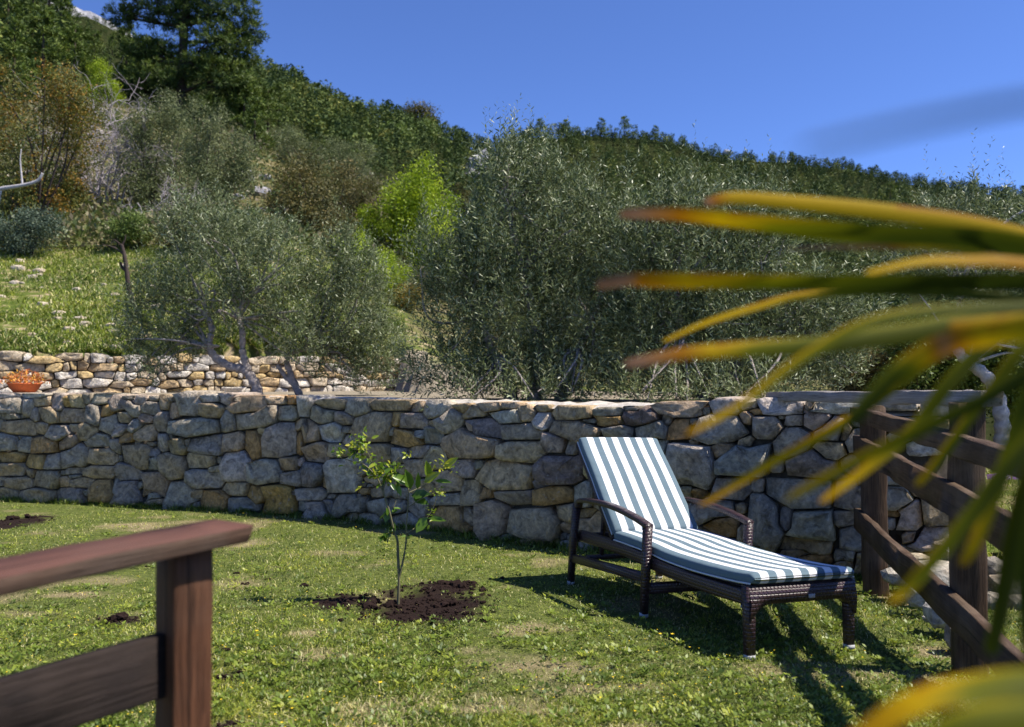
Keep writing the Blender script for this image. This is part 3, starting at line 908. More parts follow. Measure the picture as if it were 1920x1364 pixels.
# arched apron at the foot end
xs = np.linspace(-W + 0.012, W - 0.012, 25)
t = np.abs(xs) / W
low = HF - 0.088 - 0.085 * np.clip((t - 0.62) / 0.36, 0, 1) ** 2
v, q = [], []
for k, x in enumerate(xs):
    v += [(x, -0.003, low[k]), (x, -0.012, (low[k] + HF) / 2), (x, 0.002, HF - 0.012), (x, 0.02, HF), (x, 0.052, HF), (x, 0.055, low[k])]
ap = [[k * 6 + a, k * 6 + (a + 1) % 6, (k + 1) * 6 + (a + 1) % 6, (k + 1) * 6 + a] for k in range(24) for a in range(6)]
p = lpart('foot_apron', (np.array(v), [np.array(ap)]))
lpart('maker_plate', sweep([(-0.015 + 0.03, -0.014, HF - 0.062), (0.05, -0.014, HF - 0.062)], 1, rect=(0.006, 0.018)), p, flat_mat('dull_metal', (0.35, 0.33, 0.33), 0.4))
# woven deck, back frame and its struts
dk = smooth_path([(0, 0.06, 0.306), (0, 0.35, 0.308), (0, 0.65, 0.316), (0, 0.95, 0.338), (0, 1.32, 0.358)], 6)
lpart('deck', sweep(dk, 1, rect=(2 * W - 0.11, 0.016)))
BA = R(48)
bd = np.array([0, math.cos(BA), math.sin(BA)])
bn = np.array([0, -math.sin(BA), math.cos(BA)])
hinge = np.array([0, 1.335, 0.362])
BL = 0.76
lpart('back_panel', sweep([hinge + bd * 0.02, hinge + bd * BL * 0.98], 1, rect=(0.54, 0.016), up=bn))
for s in (-1, 1):
    e = np.array([s * 0.285, 0, 0])
    lpart('back_frame', sweep([hinge + e, hinge + e + bd * BL], 1, rect=(0.04, 0.03), up=bn))
    lpart('back_strut', sweep([hinge + e * 0.7 + bd * 0.42, (s * 0.2, LL - 0.17, 0.20)], 1, rect=(0.026, 0.026)))
lpart('back_frame', sweep([hinge + bd * (BL - 0.02) + (-0.3, 0, 0), hinge + bd * (BL - 0.02) + (0.3, 0, 0)], 1, rect=(0.04, 0.03)))
lpart('strut_bar', sweep([(-0.3, LL - 0.17, 0.20), (0.3, LL - 0.17, 0.20)], 1, rect=(0.05, 0.026)))

# striped cushion: back pad and seat pad
def stripe_mat():
    m, n, l, b = new_mat('striped_canvas')
    c = n.new('ShaderNodeTexCoord')
    sp = n.new('ShaderNodeSeparateXYZ')
    l.new(c.outputs['Object'], sp.inputs[0])
    ma = n.new('ShaderNodeMath')
    ma.operation = 'MULTIPLY_ADD'
    ma.inputs[1].default_value = 1 / 0.0925
    ma.inputs[2].default_value = 20.25
    l.new(sp.outputs[0], ma.inputs[0])
    fr = n.new('ShaderNodeMath')
    fr.operation = 'FRACT'
    l.new(ma.outputs[0], fr.inputs[0])
    gt = n.new('ShaderNodeMath')
    gt.operation = 'GREATER_THAN'
    gt.inputs[1].default_value = 0.5
    l.new(fr.outputs[0], gt.inputs[0])
    col = mixc(n, l, gt.outputs[0], (0.115, 0.165, 0.195), (0.67, 0.67, 0.69))
    weave = noise(n, l, 420, 2, 0.5, coords(n, l, 'Object', (1, 0.25, 1)))
    soft = noise(n, l, 5, 3, 0.5, coords(n, l, 'Object', (0.8, 1.6, 1.6)))
    col = mixc(n, l, 1.0, col, ramp(n, l, weave, [(0.2, (0.90,) * 3), (0.8, (1.05,) * 3)]), 'MULTIPLY')
    l.new(col, b.inputs['Base Color'])
    b.inputs['Roughness'].default_value = 0.9
    b.inputs['Specular IOR Level'].default_value = 0.15
    bump(n, l, b, soft, 0.6, 0.025)
    return m
STRIPE = stripe_mat()
cu = thing('lounger_cushion', 'blue and white striped cushion lying on the rattan sun lounger', 'cushion')
cu.matrix_world = LM
def pad(path, nrms, half, thick, name):
    """soft slab along a path with rounded sides and ends"""
    path, nrms = np.asarray(path, float), np.asarray(nrms, float)
    n = len(path)
    m = 40
    ths = np.arange(m) / m * 2 * math.pi
    cx = np.sign(np.cos(ths)) * np.abs(np.cos(ths)) ** 0.12
    cz = np.sign(np.sin(ths)) * np.abs(np.sin(ths)) ** 0.45
    s = np.concatenate([[0], np.cumsum(np.linalg.norm(np.diff(path, axis=0), axis=1))])
    e = np.minimum(s, s[-1] - s)
    rnd = np.sqrt(np.clip(1 - (1 - np.clip(e / (thick * 0.5), 0, 1)) ** 2, 0.02, 1))
    v = []
    for k in range(n):
        th = thick * rnd[k] * (1 + 0.05 * math.sin(s[k] * 9))
        crown = 0.006 * (1 - cx ** 2) * rnd[k]
        v.append(np.stack([cx * (half - 0.012 * (1 - rnd[k])), np.zeros(m), np.zeros(m)], 1) + path[k] + nrms[k] * ((cz * th * 0.5) + np.where(cz > 0, crown, 0))[:, None])
    i, j = np.meshgrid(np.arange(n - 1), np.arange(m), indexing='ij')
    q = np.stack([i * m + j, i * m + (j + 1) % m, (i + 1) * m + (j + 1) % m, (i + 1) * m + j], -1).reshape(-1, 4)
    return mesh(name, np.concatenate(v), [q, np.arange(m)[None], (np.arange(m) + (n - 1) * m)[::-1][None]], None, True)
sN = np.linspace(0, 1, 70)
ends = 0.5 - 0.5 * np.cos(sN * math.pi)
tk = 0.056
c0 = hinge + bn * (0.012 + tk / 2)
bpath = c0 + bd * (0.005 + (BL + 0.01) * (0.35 * sN + 0.65 * ends))[:, None]
bpath = bpath + bn * (0.006 * np.sin(sN * math.pi) + 0.002 * np.sin(sN * 14))[:, None]
bp = obj('back_pad', pad(bpath, np.tile(bn, (70, 1)), 0.30, tk, 'back_pad'), cu, STRIPE)
sp_ = smooth_path([(0, 1.325, 0.386), (0, 1.15, 0.381), (0, 0.92, 0.371), (0, 0.72, 0.354), (0, 0.45, 0.347), (0, 0.15, 0.355), (0, -0.012, 0.366)], 12)
d = np.concatenate([[0], np.cumsum(np.linalg.norm(np.diff(sp_, axis=0), axis=1))])
tt = d[-1] * (0.35 * np.linspace(0, 1, 90) + 0.65 * (0.5 - 0.5 * np.cos(np.linspace(0, 1, 90) * math.pi)))
spath = np.stack([np.interp(tt, d, sp_[:, k]) for k in range(3)], 1)
tg = unit(np.gradient(spath, axis=0))
sn = unit(np.stack([np.zeros(90), tg[:, 2], -tg[:, 1]], 1))
sn[sn[:, 2] < 0] *= -1
spd = obj('seat_pad', pad(spath, sn, 0.30, tk, 'seat_pad'), cu, STRIPE)
PIPE = flat_mat('grey_piping', (0.50, 0.52, 0.54), 0.7)
for s in (-1, 1):
    e = np.array([s * 0.302, 0, 0])
    v, f = sweep(bpath[3:-3] + e - bn * tk * 0.38, 0.005, 6)
    obj('piping', mesh('piping', v, f, None, True), bp, PIPE)
    v, f = sweep(spath[3:-3] + e - sn[3:-3] * tk * 0.40, 0.005, 6)
    obj('piping', mesh('piping', v, f, None, True), spd, PIPE)

# ------------------------------------------------------------------ timber fences
def plank(a, b, w, h, up=(0, 0, 1), seed=0, wob=0.004, n=14, taper=0):
    """rough sawn board from a to b"""
    a, b = np.array(a, float), np.array(b, float)
    p = a + (b - a) * np.linspace(0, 1, n)[:, None]
    v, f = sweep(p, 1, rect=(w, h), up=up, bev=0.07)
    rs_ = np.random.default_rng(seed)
    k = v.reshape(n, 8, 3)
    k += np.cumsum(rs_.normal(0, wob * 0.45, (n, 1, 3)), 0) * 0.5 + rs_.normal(0, wob * 0.35, (n, 8, 3))
    ax = unit(b - a)
    k[0] += ax * rs_.normal(0, 0.006, (8, 1))
    k[-1] += ax * rs_.normal(0, 0.006, (8, 1))
    return k.reshape(-1, 3), f
def wpart(name, geo, par, mat, rot=None):
    """board whose object axes follow the grain"""
    v, f = geo
    v = np.asarray(v)
    c = v.mean(0)
    u_, s_, vt = np.linalg.svd(v - c, full_matrices=False)
    ax = Vector(vt[0])
    q = ax.to_track_quat('X', 'Z')
    M = Matrix.Translation(Vector(c)) @ q.to_matrix().to_4x4()
    Mi = np.array(M.inverted())
    lv = (np.c_[v, np.ones(len(v))] @ Mi.T)[:, :3]
    o = obj(name, mesh(name, lv, f, None, False), par, mat)
    o.matrix_local = Matrix.Translation(-Vector(par.location)) @ M
    return o
STAIN = wood_mat('red_brown_stain', (0.035, 0.014, 0.007), (0.14, 0.058, 0.028), 'X', (0.12, 0.065, 0.04), 0.5)
RAILSIDE = wood_mat('rail_side_shaded', (0.028, 0.015, 0.009), (0.10, 0.055, 0.034), 'X', (0.12, 0.09, 0.07), 0.4)  # shade on the handrail's sides painted in as a darker brown
STAINT = wood_mat('red_stain_lit_top', (0.075, 0.032, 0.023), (0.165, 0.075, 0.054), 'X', (0.10, 0.052, 0.04), 0.5)  # red stain lightened to carry the light on the handrail's top face
DARKW = wood_mat('dark_board_wood', (0.009, 0.006, 0.005), (0.026, 0.017, 0.014), 'X', (0.05, 0.034, 0.026), 0.4)  # rail boards: darker brown than the posts over their whole surface
ph = R(41)
fd = np.array([math.sin(ph), math.cos(ph), 0])            # along the rails, away from the camera
fs = np.array([math.cos(ph), -math.sin(ph), 0])
A_ = 0.080
near = np.array([*(P(328, 1100, 1.5))])
pc = np.array([near[0], near[1], 0]) - fs * A_ / 2 + fd * A_ / 2
fz = P(345, 1030, 1.53).z
fl = thing('timber_fence', 'red-brown stained timber fence with thick handrail close to the camera', 'fence', (pc[0], pc[1], 0.25))
wpart('post', plank((pc[0], pc[1], 0.15), (pc[0], pc[1], fz), A_, A_, up=fs, seed=1, wob=0.003, n=16), fl, STAIN)
rz = fz + 0.0165
rc = pc + fs * 0.012
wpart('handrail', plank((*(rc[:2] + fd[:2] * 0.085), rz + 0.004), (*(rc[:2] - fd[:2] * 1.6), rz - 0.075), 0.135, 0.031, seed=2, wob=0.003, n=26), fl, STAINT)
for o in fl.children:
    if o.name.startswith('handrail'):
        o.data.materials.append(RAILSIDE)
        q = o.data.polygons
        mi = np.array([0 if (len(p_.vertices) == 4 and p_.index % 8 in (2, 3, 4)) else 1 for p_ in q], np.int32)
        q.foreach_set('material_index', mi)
bz = P(291, 1237, 1.55).z
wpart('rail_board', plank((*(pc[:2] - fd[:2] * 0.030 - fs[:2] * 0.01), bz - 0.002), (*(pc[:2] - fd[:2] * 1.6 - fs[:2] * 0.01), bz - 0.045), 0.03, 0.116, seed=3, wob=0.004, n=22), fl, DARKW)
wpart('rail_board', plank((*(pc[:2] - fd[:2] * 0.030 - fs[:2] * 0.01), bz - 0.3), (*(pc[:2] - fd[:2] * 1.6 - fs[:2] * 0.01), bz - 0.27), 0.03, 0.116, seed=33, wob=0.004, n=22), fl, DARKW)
pc2 = pc - fd * 1.5
wpart('post', plank((pc2[0], pc2[1], 0.15), (pc2[0], pc2[1], fz + 0.01), A_, A_, up=fs, seed=4, wob=0.003, n=16), fl, STAIN)

OLDW = wood_mat('weathered_brown_timber', (0.026, 0.015, 0.008), (0.10, 0.058, 0.033), 'X', (0.17, 0.125, 0.085), 0.35)
GREYW = wood_mat('silver_grey_timber', (0.13, 0.115, 0.11), (0.34, 0.31, 0.29), 'X', (0.16, 0.12, 0.09), 0.4)
q1, q2 = np.array([2.35, 5.2]), np.array([1.99, 3.5])
fdir = (q2 - q1) / np.linalg.norm(q2 - q1)
fnr = np.array([fdir[1], -fdir[0]])
if fnr[0] > 0:
    fnr = -fnr
q3 = q2 + fdir * 1.55
fr = thing('timber_railing', 'rough brown timber railing with sloping boards beside the end of the stone wall', 'fence', (q1[0], q1[1], 0.0))
def gz(q):
    return lawn_h(q[0], q[1])
ptop = [P(1639, 760, 5.2).z, P(1815, 757, 3.5).z, 1.2]
for q, zt, w, sd in ((q1, ptop[0], 0.135, 5), (q2, ptop[1], 0.118, 6), (q3, ptop[2], 0.118, 7)):
    wpart('post', plank((q[0], q[1], gz(q) - 0.2), (q[0], q[1], zt), w, w, up=(*fdir, 0), seed=sd, wob=0.006, n=18), fr, OLDW)
def zrail(y1, y2):
    a, b = P(1639, y1, 5.2).z, P(1815, y2, 3.5).z
    return a, b, b + (b - a) * 1.9 / 1.74
L12 = np.linalg.norm(q2 - q1)
for nm, y1, y2, hh, ww, off, sd in (('rail', 777, 828, 0.085, 0.07, 0.09, 8), ('rail', 839, 934, 0.135, 0.038, 0.085, 9), ('rail', 979, 1134, 0.135, 0.038, 0.085, 10)):
    za, zb, zc = zrail(y1, y2)
    sl_ = (zb - za) / L12
    a = q1 + fnr * off - fdir * 0.11
    e = q1 + fnr * off + fdir * 3.3
    wpart(nm, plank((*a, za - sl_ * 0.11), (*e, za + sl_ * 3.3), ww, hh, seed=sd, wob=0.007, n=30), fr, OLDW)
hr = thing('handrail', 'silver grey timber handrail lying along the top of the stone wall end', 'handrail', tuple(P(1450, 745, 6.2)))
wpart('rail', plank(P(1446, 743.5, 6.25), P(1860, 745, 3.38), 0.09, 0.068, seed=12, wob=0.007, n=26), hr, GREYW)
wpart('bracket', plank((q2[0] + 0.02, q2[1] + 0.02, ptop[1] - 0.02), (q2[0] + 0.02, q2[1] + 0.02, ptop[1] + 0.05), 0.05, 0.05, seed=13), hr, GREYW)

# ------------------------------------------------------------------ rocks by the railing, low wall on the right
def rock(name, px, py, wpx, hpx, d, label, cat='rock', col=(0.44, 0.41, 0.36), seed=0, group=None, parent=None, mat=STONE, rough=0.30):
    c = P(px, py, d)
    w, h = wpx / F * d, hpx / F * d
    rs_ = np.random.default_rng(seed)
    k = 34 if rough < 0.5 else 20
    th = np.arccos(1 - 2 * (np.arange(k) + 0.5) / k)
    p_ = math.pi * (1 + 5 ** 0.5) * np.arange(k)
    dd = np.stack([np.cos(p_) * np.sin(th), np.sin(p_) * np.sin(th), np.cos(th)], 1)
    dd = np.sign(dd) * np.abs(dd) ** 0.75
    v = dd * (1 + rough * (rs_.random((k, 1)) - 0.6)) * np.array((w, w * 0.9, h)) * 0.56
    me = hull_mesh(name, v)
    o = obj(name, me, parent, mat)
    o.location = c if parent is None else c - Vector(parent.location)
    o.color = (*(np.array(col) * rs_.uniform(0.88, 1.1)), 1)
    if parent is None:
        o['label'], o['category'] = label, cat
        if group:
            o['group'] = group
    return o
gr = 'rocks at the foot of the railing'
for k, (px, py, w, h, d, lb, col) in enumerate((
        (1692, 1082, 66, 30, 4.95, 'flat pale rock against the foot of the first railing post', (0.48, 0.44, 0.37)),
        (1724, 1112, 50, 46, 4.55, 'pitted grey rock below the lowest railing board', (0.44, 0.43, 0.41)),
        (1770, 1152, 62, 48, 4.15, 'angular white rock under the railing beside the second post', (0.50, 0.48, 0.44)),
        (1800, 1195, 50, 62, 3.85, 'rough brown-grey rock hard against the second railing post', (0.38, 0.34, 0.28)),
        (1738, 1160, 14, 12, 4.25, 'small white pebble between the rocks and the lawn', (0.5, 0.46, 0.40)),
        (1762, 1068, 80, 26, 5.0, 'cream slab of stone seen between the two railing posts', (0.54, 0.48, 0.38)),
        (1790, 1040, 44, 34, 5.1, 'broken white stone at the right end of the wall', (0.55, 0.50, 0.44)),
        (1720, 1048, 40, 18, 5.25, 'small yellowish stone at the wall foot behind the railing', (0.42, 0.35, 0.24)),
        (1748, 1085, 60, 44, 4.75, 'grey-brown boulder behind the lowest railing board', (0.36, 0.33, 0.28)))):
    rock('rock', px, py, w, h, d, lb, 'rock', col, 40 + k, gr)
lw = thing('stone_wall', 'short low wall of rough stones right of the railing', 'wall', tuple(P(1890, 1190, 4.9)))
lw['kind'] = 'thing'
k = 0
for row, y in enumerate((1062, 1098, 1135, 1172, 1208)):
    x = 1838 + (row % 2) * 14
    while x < 2080:
        w = random.uniform(38, 74)
        rock('stone', x + w / 2, y + random.uniform(-4, 4), w * 0.92, 34 * random.uniform(0.8, 1.05), 5.0 - row * 0.10, '', col=(0.30, 0.265, 0.21), seed=80 + k, parent=lw)
        x += w
        k += 1
# purple trough-like thing seen through the railing
cy_ = P(1878, 906, 7.6)
me_v, me_f = sweep([cy_ + Vector((-0.22, 0, 0)), cy_ + Vector((-0.2, 0, 0.0)), cy_ + Vector((0, 0, 0.012)), cy_ + Vector((0.14, 0, 0)), cy_ + Vector((0.20, 0, -0.01))], [0.055, 0.075, 0.08, 0.07, 0.02], 14)
tb = thing('plastic_tub', 'purple plastic tub lying on dry grass behind the railing', 'tub', tuple(cy_ - Vector((0, 0, 0.08))))
child('body', mesh('tub', me_v, me_f, None, True), tb, flat_mat('purple_plastic', (0.16, 0.07, 0.20), 0.35))
v, f = sweep([cy_ + Vector((-0.235, 0, 0)), cy_ + Vector((-0.215, 0, 0))], [0.088, 0.088], 16)
child('rim', mesh('rim', v, f, None, True), tb, flat_mat('purple_rim', (0.12, 0.05, 0.16), 0.4))

# ------------------------------------------------------------------ terracotta bowl of stonecrop on the wall
pb = P(46, 738, 10.62)
pot = thing('flower_bowl', 'terracotta bowl of orange flowering succulents standing on the wall top', 'planter', tuple(pb))
prof = [(0.115, 0.0), (0.14, 0.005), (0.20, 0.08), (0.225, 0.135), (0.24, 0.14), (0.24, 0.162), (0.222, 0.162), (0.205, 0.12), (0.0, 0.115)]
m_ = 28
v = np.array([[r * math.cos(2 * math.pi * k / m_) * 0.86 + pb.x, r * math.sin(2 * math.pi * k / m_) * 0.86 + pb.y, z * 0.86 + pb.z] for r, z in prof for k in range(m_)])
i, j = np.meshgrid(np.arange(len(prof) - 1), np.arange(m_), indexing='ij')
q = np.stack([i * m_ + j, i * m_ + (j + 1) % m_, (i + 1) * m_ + (j + 1) % m_, (i + 1) * m_ + j], -1).reshape(-1, 4)
child('bowl', mesh('bowl', v, q, None, True), pot, flat_mat('terracotta', (0.50, 0.12, 0.035), 0.75, 0.15, 30))
nf = 700
ang, rr = rng.uniform(0, 6.28, nf), np.sqrt(rng.random(nf)) * 0.24
wide = rng.random(nf) < 0.25
base = np.stack([pb.x + np.cos(ang) * rr * np.where(wide, 1.35, 0.95), pb.y + np.sin(ang) * rr, pb.z + 0.12 + rng.random(nf) * np.where(wide, 0.10, 0.19) * (1.1 - rr / 0.24 * .5)], 1)
acc = Acc()
acc.add(*leaves(base, rand_dirs(nf) + np.array([0, 0, 0.7]), rng.uniform(0.03, 0.06, nf), rng.uniform(0.012, 0.022, nf), rng.random(nf)))
SUCC = leaf_mat('stonecrop', [(0.0, (0.16, 0.17, 0.04)), (0.35, (0.50, 0.14, 0.04)), (0.7, (0.62, 0.22, 0.07)), (1.0, (0.75, 0.42, 0.03))], 0.15)
child('succulents', acc.mesh('succulents'), pot, SUCC, kind='stuff')

# ------------------------------------------------------------------ young citrus tree
SD = PG(746, 1132).y
def SP(px, py, dz=0.0):
    return P(px, py, SD + dz)
sap = thing('citrus_sapling', 'young citrus tree with sparse yellow-green leaves in a ring of dark soil', 'tree', tuple(SP(746, 1132)))
stems = [([(746, 1140, 0), (748, 1090, 0), (746, 1040, .01), (745, 1013, 0), (739, 997, 0), (730, 960, -.02), (724, 941, -.02), (718, 921, -.02), (704, 892, -.03), (681, 871, 0), (659, 865, .02), (622, 852, .03)], 0.0095, 0.0022),
         ([(747, 1090, 0), (756, 1050, .0), (761, 1020, 0), (762, 986, 0), (765, 945, 0), (766, 921, 0), (765, 894, .02)], 0.0065, 0.0025),
         ([(765, 925, 0), (780, 918, .02), (796, 910, .04), (823, 888, .05), (847, 863, .05), (858, 852, .05)], 0.0042, 0.0016),
         ([(766, 951, 0), (786, 938, -.04), (802, 930, -.06)], 0.003, 0.0015),
         ([(763, 1000, 0), (782, 988, .03), (800, 972, .05), (813, 951, .06), (821, 925, .06), (829, 917, .06)], 0.0038, 0.0016),
         ([(704, 892, -.03), (690, 850, -.05), (672, 826, -.04)], 0.0032, 0.0014),
         ([(718, 921, -.02), (728, 890, 0), (740, 868, .03), (748, 858, .04)], 0.0035, 0.0014),
         ([(735, 960, 0), (745, 930, .03), (742, 905, .04)], 0.003, 0.0014),
         ([(681, 871, 0), (662, 840, .03), (657, 820, .04)], 0.0026, 0.0012)]
acc = Acc()
tips = []
for pts, r0, r1 in stems:
    p = smooth_path([SP(*q) for q in pts], 6)
    p[:, 2] = np.maximum(p[:, 2], lawn_h(p[:, 0], p[:, 1]) - 0.02)
    acc.add(*sweep(p, np.linspace(r0, r1, len(p)), 7))
    tips.append(p)
child('stem', acc.mesh('stem', True), sap, flat_mat('sapling_bark', (0.13, 0.12, 0.06), 0.7, 0.3, 40))
CIT = leaf_mat('citrus_leaf', [(0.0, (0.030, 0.075, 0.012)), (0.45, (0.14, 0.24, 0.02)), (0.8, (0.34, 0.38, 0.03)), (1.0, (0.60, 0.52, 0.06))], 0.4, 0.32, 0.5)
def broad_leaves(base, direc, length, width, tint, nrm_hint):
    """six-point leaf blade folded along its midrib"""
    n = len(base)
    d = unit(direc)
    s = unit(np.cross(d, nrm_hint))
    nn = np.cross(s, d)
    L_, W_ = np.asarray(length)[:, None], np.asarray(width)[:, None]
    pts = [base, base + d * L_ * .5 - nn * L_ * .06, base + d * L_ - nn * L_ * .12, base + d * L_ * .3 + s * W_ * .5 + nn * W_ * .16, base + d * L_ * .68 + s * W_ * .42 + nn * W_ * .1, base + d * L_ * .3 - s * W_ * .5 + nn * W_ * .16, base + d * L_ * .68 - s * W_ * .42 + nn * W_ * .1]
    v = np.stack(pts, 1).reshape(-1, 3)
    k = np.arange(n)[:, None] * 7
    return v, [k + np.array([[0, 1, 3]]), k + np.array([[0, 5, 1]]), k + np.array([[1, 4, 3]]), k + np.array([[1, 2, 4]]), k + np.array([[1, 5, 6]]), k + np.array([[1, 6, 2]])], np.repeat(np.broadcast_to(tint, (n,)), 7)
acc = Acc()
def clump(px, py, rx, ry, num, size, tlo, thi):
    num = int(num * 1.6)
    c = SP(px, py)
    k = F / SD
    b_ = np.array(c) + rng.normal(0, 1, (num, 3)) * np.array([rx / k, 0.05, ry / k]) * 0.55
    dirs = rand_dirs(num) + np.array([0, 0, 0.25])
    L_ = rng.uniform(0.6, 1.15, num) * size
    num = len(b_)
    acc.add(*broad_leaves(b_, dirs, L_ * 1.15, L_ * rng.uniform(0.45, 0.62, num), rng.uniform(tlo, thi, num), rand_dirs(num) + np.array([0, -0.4, 1.0])))
clump(672, 836, 22, 20, 40, 0.038, 0.35, 0.95)
clump(668, 855, 26, 12, 22, 0.035, 0.25, 0.85)
clump(715, 884, 34, 18, 52, 0.045, 0.15, 0.9)
clump(738, 895, 22, 16, 22, 0.045, 0.1, 0.7)
clump(635, 848, 9, 10, 9, 0.03, 0.3, 0.8)
clump(764, 855, 8, 10, 7, 0.025, 0.5, 0.9)
clump(835, 873, 22, 10, 26, 0.026, 0.55, 0.95)
clump(824, 922, 12, 16, 20, 0.02, 0.45, 0.9)
clump(806, 962, 10, 14, 12, 0.022, 0.3, 0.8)
clump(730, 965, 10, 10, 8, 0.05, 0.05, 0.4)
clump(728, 1000, 16, 14, 10, 0.05, 0.0, 0.25)
clump(764, 1010, 8, 10, 6, 0.03, 0.1, 0.5)
for px, py, ang_, L_, w_, t_ in ((804, 896, 95, 30, 13, .55), (770, 918, 100, 36, 16, .3), (783, 918, 85, 30, 9, .35), (765, 906, 150, 30, 16, .45), (795, 905, 35, 34, 15, .75), (815, 902, 0, 30, 8, .3), (771, 930, 10, 34, 17, .1), (775, 935, -15, 28, 14, .15), (800, 970, 235, 30, 17, .35), (802, 972, -2, 32, 10, .3), (742, 908, 300, 22, 9, .4), (830, 880, 40, 34, 13, .8), (728, 955, 260, 22, 12, .25)):
    a_ = R(ang_)
    b_ = np.array([SP(px, py)])
    dr = np.array([[math.cos(a_), -0.35, math.sin(a_)]])
    acc.add(*broad_leaves(b_, dr, [L_ / F * SD * 1.15], [w_ / F * SD * 1.15], [t_], np.array([[0.25, -0.9, 0.6]])))
child('foliage', acc.mesh('foliage'), sap, CIT)
# ------------------------------------------------------------------ olive trees
OLIVE = leaf_mat('olive_leaf', [(0.0, (0.038, 0.052, 0.015)), (0.40, (0.135, 0.17, 0.065)), (0.72, (0.26, 0.30, 0.14)), (0.86, (0.33, 0.355, 0.20)), (1.0, (0.40, 0.42, 0.27))], 0.24, 0.42, 0.32)
BARK = flat_mat('olive_bark', (0.29, 0.25, 0.225), 0.9, 0.45, 18, 0.8, 0.15)
PALEBARK = flat_mat('pale_bark', (0.42, 0.39, 0.38), 0.85, 0.35, 16, 0.7, 0.15)
def ell_points(blobs, n, inner=0.3):
    """points inside blobs (centre, radii), with their outward directions"""
    w = np.array([b_[1][0] * b_[1][2] for b_ in blobs])
    k = rng.choice(len(blobs), n, p=w / w.sum())
    c = np.array([b_[0] for b_ in blobs])[k]
    r = np.array([b_[1] for b_ in blobs])[k]
    d = rand_dirs(n)
    rad = (inner + (1 - inner) * rng.random(n) ** 0.7)[:, None]
    return c + d * r * rad, d
def px_blobs(lst, d, deep=0.85, shrink=1.0):
    out = []
    for b_ in lst:
        dd = d + (b_[4] if len(b_) > 4 else 0)
        out.append((np.array(P(b_[0], b_[1], dd)), np.array([b_[2], max(b_[2], b_[3]) * deep, b_[3]]) / F * dd * shrink))
    return out
def shoots(acc, p0, dirs, length, nleaf, ll, lw, tlo=0.0, thi=1.0):
    n = len(p0)
    t = (np.arange(nleaf) + 0.6) / nleaf
    length = np.broadcast_to(length, (n,))
    bend = rand_dirs(n) * 0.25 + np.array([0, 0, 0.1])
    pos = p0[:, None] + (dirs[:, None] * t[None, :, None] + bend[:, None] * (t ** 2)[None, :, None]) * length[:, None, None]
    tang = unit(dirs[:, None] + 2 * bend[:, None] * t[None, :, None])
    side = unit(np.cross(tang, rand_dirs(n)[:, None]))
    other = np.cross(tang, side)
    k = np.arange(nleaf)
    ang = (k // 2) * (math.pi / 2) + (k % 2) * math.pi
    out = side * np.cos(ang)[None, :, None] + other * np.sin(ang)[None, :, None]
    ld = unit(tang * 0.75 + out * 0.8 + rng.normal(0, 0.15, pos.shape))
    m_ = n * nleaf
    L_ = (ll * rng.uniform(0.65, 1.2, (n, nleaf)) * (1.1 - 0.5 * t ** 3)).ravel()
    tn_ = np.clip(np.repeat(rng.uniform(0.1, 0.62, n), nleaf) + rng.normal(0, 0.20, m_) + (rng.random(m_) < 0.18) * 0.42, 0, 1)
    v, f, tt_ = leaves(pos.reshape(-1, 3), ld.reshape(-1, 3), L_, L_ * lw * rng.uniform(0.8, 1.2, m_), tlo + (thi - tlo) * tn_)
    acc.add(v, f, tt_)
def olive(label, base, d, trunks, blobs, nsh, sprigs=(), bark=BARK, leaf=0.07, group='olive trees behind the wall'):
    o = thing('olive_tree', label, 'tree', tuple(P(*base, d)), group)
    tk_, ends_ = Acc(), []
    for pts, r0, r1 in trunks:
        p = smooth_path([P(q[0], q[1], d + (q[2] if len(q) > 2 else 0)) for q in pts], 8)
        p += np.cumsum(rng.normal(0, 0.004, p.shape), 0) * 0.6
        tk_.add(*sweep(p, np.linspace(r0, r1, len(p)) * (1 + 0.12 * np.sin(np.arange(len(p)) * 1.7)), 9))
        ends_ += [p[-1], p[len(p) * 2 // 3]]
    B = px_blobs(blobs, d, 0.85, 0.9)
    ends_ = np.array(ends_)
    for c, r in B:
        for _ in range(3):
            e = ends_[np.argmin(np.linalg.norm(ends_ - c, axis=1) + rng.random(len(ends_)) * 0.5)]
            tgt = c + rand_dirs(1)[0] * r * 0.75
            mid = (e + tgt) / 2 + rng.normal(0, 0.10, 3) + np.array([0, 0, 0.08])
            p = smooth_path([e, mid, tgt], 7)
            tk_.add(*sweep(p, np.linspace(0.022, 0.005, len(p)), 6))
    child('trunk', tk_.mesh('trunk', True), o, bark)
    lf = Acc()
    nsh = int(nsh * 0.78)
    p0, out = ell_points(B, nsh, 0.45)
    dirs = unit(out * 0.6 + rand_dirs(nsh) * 0.55 + np.array([0, 0, 0.85]))
    shoots(lf, p0, dirs, rng.uniform(0.2, 0.55, nsh), 18, leaf, 0.19)
    up_ = out[:, 2] > 0.55
    pu = p0[up_][:nsh // 14]
    shoots(lf, pu, unit(rng.normal(0, 0.22, pu.shape) + np.array([0, 0, 1.0])), rng.uniform(0.4, 0.75, len(pu)), 26, leaf, 0.19, 0.1, 1.0)
    for sx, sy, ln in sprigs:
        q = np.array(P(sx, sy, d)) + rng.normal(0, 0.05, (5, 3))
        shoots(lf, q, unit(rng.normal(0, 0.13, (5, 3)) + np.array([0.05, 0, 1])), ln * rng.uniform(0.5, 1.0, 5), 30, leaf, 0.22, 0.1, 1.0)
    child('foliage', lf.mesh('foliage'), o, OLIVE)
    return o
